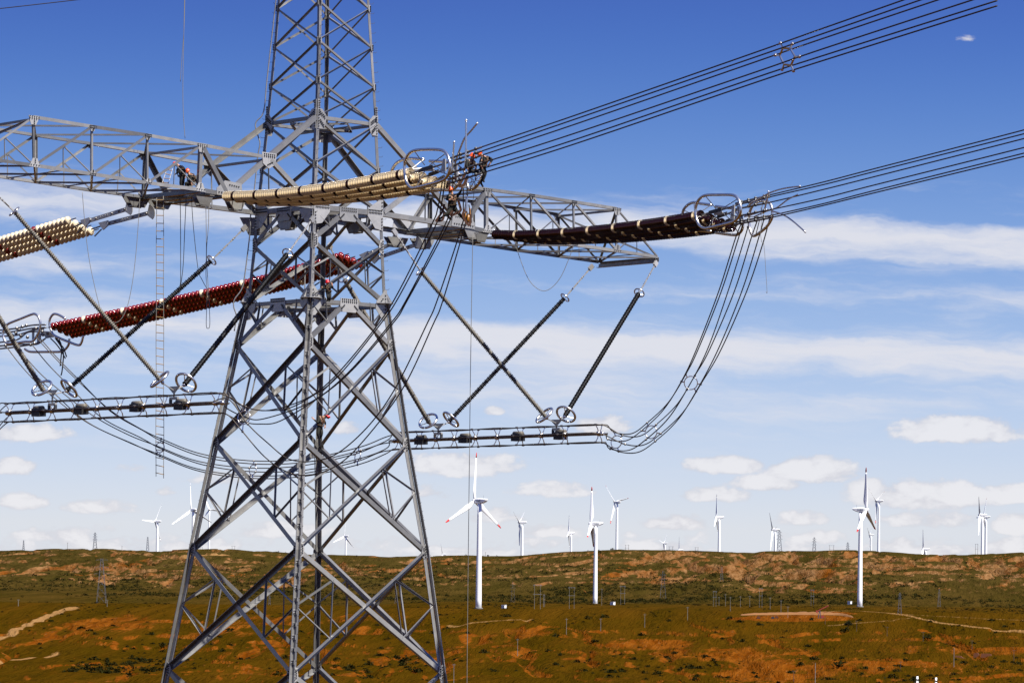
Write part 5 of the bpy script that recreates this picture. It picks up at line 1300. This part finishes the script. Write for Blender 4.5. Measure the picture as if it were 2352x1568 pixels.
for q, (x, a, b) in enumerate([(42, 1376, 1392), (246, 1377, 1392.5), (589, 1381, 1394)]):
    pole('small pale pole at the terrace edge, %s from the left' % ordn[q], x, a, b, 'poles at the left terrace edge', r=.14)
for q, (x, a, b, pr) in enumerate([(155, 1245, 1262, 0), (280, 1253, 1266, 0), (462, 1256, 1270, 5), (536, 1253, 1270, 6), (1440, 1250, 1268, 7), (1541, 1254, 1267, 8), (1600, 1256, 1268, 6), (1910, 1251, 1270, 9), (2243, 1248, 1272, 5), (1218, 1273, 1281, 8), (1115, 1267, 1281, 0), (1385, 1262, 1271, 0)]):
    pole('small pole on the skyline ridge, %s counting across' % ordn[q], x, a, b, 'small poles on the ridge', True, Y=4060+q*20, r=.18, pair=pr)
# two near pole tops at the bottom edge
for x, lb in ((2107, 'white pole top with dark clamp at the bottom right, left one'), (2150, 'white pole top with dark clamp at the bottom right, right one')):
    c = P(x, 1552 if x < 2120 else 1555, 430); g = Vector((c.x, c.y, Hs(c.x, c.y)))
    st = thing('concrete_post', lb, 'pole', g, 'white pole tops at the bottom edge')
    MB().tube([g-UPV, c], [.2, .125], 12).build('post', M_BOXW, st, True)
    MB().tube([c-UPV*.55, c-UPV*.35], .16, 12).build('clamp', M_FITD, st)
    for sg in (-1, 1): MB().tube([c-UPV*.45, c+Vector((sg*.42, 0, -.95))], .03, 5).build('stay', M_FITD, st)

# ================================================================== small things on the plain
def cabinet(label, x0, x1, y0, y1):
    g = ground((x0+x1)/2, y1); w = (x1-x0)*g.y/F/2; h = (y1-y0)*g.y/F
    st = thing('transformer_cabinet', label, 'cabinet', g, 'white transformer cabinets by the turbines')
    d1 = Vector((.8, -.6, 0)); d2 = Vector((.6, .8, 0))
    MB().box(g+UPV*h*.47, d1*w*.8, d2*w*.7, UPV*h*.47).build('housing', M_BOXW, st)
    MB().prism([g+UPV*h*.94-d1*w*.9-d2*w*.8, g+UPV*h*.94+d1*w*.9-d2*w*.8, g+UPV*h*.94+d1*w*.9+d2*w*.8, g+UPV*h*.94-d1*w*.9+d2*w*.8], UPV*h*.08).build('roof', M_BOXW, st)
    for f in (.25, .5, .72): MB().box(g+UPV*h*f-d2*w*.72+d1*w*.1, d1*w*.35, d2*.03, UPV*h*.05).build('louvre', M_FITD, st)
    MB().box(g+UPV*.1, d1*w*.9, d2*w*.8, UPV*.15).build('plinth', M_POLE, st)
cabinet('white transformer cabinet right of the largest turbine mast', 1152, 1163, 1388.5, 1396.8)
cabinet('white transformer cabinet right of the edge-on turbine mast', 1402, 1413, 1381.5, 1389)
cabinet('white transformer cabinet left of the right-hand turbine mast', 1947, 1956.5, 1380, 1388)
# pump jack
zp = lambda x, y: ((3200+x/7.84)/1.7415, (2390+y/7.84)/1.7415)
g = ground(*zp(620, 640)); q = g.y/F/7.84/1.7415
pjk = thing('pump_jack', 'red pump jack on blue legs at the orange well site', 'pump jack', g)
W_ = lambda x, y, d=0: g+Vector(((x-620)*q, d, (640-y)*q))
for d in (-.5, .5):
    MB().tube([W_(565, 640, d), W_(618, 400, d*.3)], .16, 6).build('leg', M_PJB, pjk); MB().tube([W_(650, 640, d), W_(622, 400, d*.3)], .16, 6).build('leg', M_PJB, pjk)
a, b = W_(520, 425), W_(860, 255); d = (b-a).normalized(); hgt = d.cross(Vector((0, 1, 0))).normalized()
MB().box((a+b)/2, (b-a)/2, (0, .18, 0), hgt*.22).build('walking_beam', M_PJR, pjk)
MB().prism([W_(497, 385, -.2), W_(520, 400, -.2), W_(560, 425, -.2), W_(545, 460, -.2), W_(565, 525, -.2), W_(520, 470, -.2), W_(500, 430, -.2)], (0, .4, 0)).build('horse_head', M_PJR, pjk)
MB().sphere(W_(862, 258), .42, 10, 7).build('counterweight', M_PJR, pjk)
MB().tube([W_(845, 265, .4), W_(720, 560, .4)], .07, 5).build('pitman_arm', M_PJR, pjk)
MB().box(W_(705, 590), (.75, 0, 0), (0, .6, 0), (0, 0, .6)).build('gearbox', M_PJR, pjk)
MB().box(W_(740, 612), (.3, 0, 0), (0, .4, 0), (0, 0, .35)).build('motor', M_YEL, pjk)
MB().box(W_(660, 640), (1.6, 0, 0), (0, .7, 0), (0, 0, .12)).build('skid', M_FITD, pjk)
MB().tube([W_(565, 520), W_(566, 640)], .05, 5).build('polished_rod', M_FIT, pjk)
# well site berm and small machines
def berm(label, px, hgt, wid, mat):
    pts = spline([ground(*p) for p in px], 8); mb = MB(); vs = []
    for i, p in enumerate(pts):
        f = math.sin(math.pi*min(1, max(0, i/(len(pts)-1))))**.4
        for k, (dy, dz) in enumerate(((-wid, -.4), (-wid*.35, .75), (0, 1.0), (wid*.4, .7), (wid, -.4))):
            j = (noise.noise(p*.35+Vector((k*3, 0, 0))))*.35
            vs.append(p+Vector((0, dy, (dz+j)*hgt*f)))
    fs = [(i*5+j, i*5+j+1, i*5+j+6, i*5+j+5) for i in range(len(pts)-1) for j in range(4)]
    return tag(mb.add(vs, fs).build('earth_bank', mat, None, True), label, 'bank')
M_BANK = simple('bare_orange_earth', (0.165, 0.068, 0.016), .95, 0, .3, .25)
berm('long pale orange earth bank behind the pump jack', [(1700, 1412), (1760, 1411), (1830, 1410.5), (1880, 1411), (1925, 1412), (1960, 1417)], 1.5, 3.0, M_BANK)
for lb, x, y, s_ in (('small rusty tank at the left of the well site', 1742, 1420, 1.0), ('small dark pump unit at the well site centre', 1775, 1420, .9), ('rusty box beside the dark pump unit', 1784, 1419, .9)):
    gg = ground(x, y); o = thing('site_tank', lb, 'tank', gg)
    MB().box(gg+UPV*s_*.6, (s_*.9, 0, 0), (0, s_*.7, 0), (0, 0, s_*.6)).build('body', M_MUD if 'rusty' in lb else M_FITD, o); MB().tube([gg+UPV*s_*1.2, gg+UPV*s_*1.8], .12, 6).build('stack', M_FITD, o)
    MB().box(gg+UPV*.1, (s_, 0, 0), (0, s_*.8, 0), (0, 0, .12)).build('skid', M_FITD, o)
# ruined mud walls
zw = lambda x, y: ((3600+x/4.742)/1.7415, (2550+y/4.742)/1.7415)
def ruin(label, px):
    g = ground(*zw(sum(p[0] for p in px)/len(px), max(p[1] for p in px))); q = g.y/F/4.742/1.7415; cx_ = sum(p[0] for p in px)/len(px); by = max(p[1] for p in px)
    pts = [g+Vector(((x-cx_)*q, 0, (by-y)*q-.4)) for x, y in px]
    o = MB().prism(pts, (0.5, 1.6, 0)).build('mud_wall', M_MUD); tag(o, label, 'ruin', 'ruined mud walls at lower right')
ruin('ruined mud wall, narrow left block with a sloping top', [(1390, 372), (1398, 290), (1470, 280), (1495, 320), (1525, 330), (1530, 372)])
ruin('ruined mud wall, wide right block with a flat top', [(1526, 374), (1540, 300), (1640, 296), (1720, 305), (1735, 372)])
ruin('low dark crumbled mud wall left of the two blocks', [(1028, 385), (1032, 335), (1150, 338), (1190, 372), (1260, 388)])
# lone tree
def small_tree(label, x, ytop, ybase):
    g = ground(x, ybase); h = P(x, ytop, g.y).z-g.z
    st = thing('tree', label, 'tree', g); rt = random.Random(3)
    mb = MB(); mb.tube([g-UPV*.3, g+UPV*h*.25, g+UPV*h*.5+Vector((.2, 0, 0))], [.22, .16, .08], 7)
    for q in range(7):
        a = q*2.4; mb.tube([g+UPV*h*(.25+.03*q), g+UPV*h*(.5+.05*q)+Vector((math.cos(a)*h*.28, math.sin(a)*h*.28, 0))], [.09, .03], 5)
    mb.build('trunk', M_BARK, st)
    lv = MB()
    for q in range(900):
        c_ = [Vector((0, 0, .72)), Vector((-.25, .1, .6)), Vector((.25, -.1, .63)), Vector((.05, .2, .85))][rt.randrange(4)]
        p = g+(c_+Vector((rt.gauss(0, .12), rt.gauss(0, .12), rt.gauss(0, .08))))*h
        a_ = Vector((rt.uniform(-1, 1), rt.uniform(-1, 1), rt.uniform(-1, 1))).normalized()*.16; b_ = a_.orthogonal().normalized()*.12
        lv.add([p-a_-b_, p+a_-b_, p+a_+b_, p-a_+b_], [(0, 1, 2, 3)])
    lv.build('crown', M_LEAF, st)
small_tree('lone small dark tree below the pump jack', 1948, 1425, 1445)

# ================================================================== scrub
def scrub(name, label, pts, sizes, leaves, seed):
    r_ = np.random.default_rng(seed); V_ = []; n_ = len(pts)
    for p, s_ in zip(pts, sizes):
        k = leaves
        th = r_.uniform(0, 2*np.pi, k); u_ = r_.uniform(0, 1, k)**.5; zz_ = r_.uniform(0, 1, k)
        lob = 1+.35*np.sin(th*3+r_.uniform(0, 6))
        rad_ = np.sqrt(np.clip(1-zz_**2, 0, 1))*u_*lob
        c = np.stack([p[0]+s_*rad_*np.cos(th), p[1]+s_*rad_*np.sin(th), p[2]+s_*.62*zz_*r_.uniform(.75, 1.2)], -1)
        a = r_.normal(size=(k, 3)); a /= np.linalg.norm(a, axis=1)[:, None]; b = np.cross(a, r_.normal(size=(k, 3))); b /= np.linalg.norm(b, axis=1)[:, None]
        ls = s_*r_.uniform(.16, .32, k)[:, None]
        V_.append(np.stack([c-a*ls, c+a*ls, c+b*ls*1.1], 1).reshape(-1, 3))
    v_ = np.concatenate(V_); nt = len(v_)//3
    me_ = bpy.data.meshes.new(name); me_.vertices.add(len(v_)); me_.vertices.foreach_set('co', v_.ravel())
    me_.loops.add(len(v_)); me_.loops.foreach_set('vertex_index', np.arange(len(v_), dtype=np.int32))
    me_.polygons.add(nt); me_.polygons.foreach_set('loop_start', np.arange(0, len(v_), 3, dtype=np.int32)); me_.polygons.foreach_set('loop_total', np.full(nt, 3, np.int32))
    me_.update(); me_.validate(); me_.materials.append(M_BUSH)
    o = obj(name, me_); tag(o, label, 'scrub', kind='stuff')
def scatter(n_, y0, y1, dens, seed, smin, smax):
    r_ = np.random.default_rng(seed); Y_ = np.sqrt(r_.uniform(y0**2, y1**2, n_)); K_ = r_.uniform(-.17, .17, n_); X_ = K_*Y_
    px = CX+F*K_; Z_ = height(X_, Y_); py = CY+ROLL*(px-CX)-F*Z_/Y_
    d = dens(X_, Y_, px, py); keep = r_.uniform(0, 1, n_) < d
    s_ = smin+(smax-smin)*r_.uniform(0, 1, n_)**2.5
    return np.stack([X_, Y_, Z_-.15], -1)[keep], s_[keep]
def d_near(X_, Y_, px, py):
    cl = np.clip((fbm(X_/45, Y_/260, 91, 4)-.42)*3, 0, 1)
    zone = np.exp(-((py-1535)/28)**2)*np.clip((1100-px)/200, .25, 1)
    return np.clip(cl*zone*1.5+.04, 0, 1)
p_, s_ = scatter(7500, 1500, 1960, d_near, 5, .8, 2.9); scrub('shrubs', 'dark green scrub bushes dotted over the near slope', p_, s_, 60, 1)
def d_plain(X_, Y_, px, py):
    cl = np.clip((fbm(X_/30, Y_/220, 92, 4)-.5)*7, 0, 1); return np.clip(cl*.8+.03, 0, 1)
p_, s_ = scatter(12000, 1900, 2900, d_plain, 6, .5, 1.6); scrub('shrubs', 'low dark scrub in rows across the plain', p_, s_, 26, 2)
def d_hill(X_, Y_, px, py):
    cl = np.clip((fbm(X_/60, Y_/70, 93, 5)-.455)*7, 0, 1)
    zone = np.clip((py-1284)/60, 0.12, .85)
    return np.clip(cl*zone, 0, 1)
p_, s_ = scatter(28000, 2850, 3980, d_hill, 8, 1.0, 3.9); scrub('shrubs', 'dark scrub belt along the foot of the far hillside', p_, s_, 18, 3)
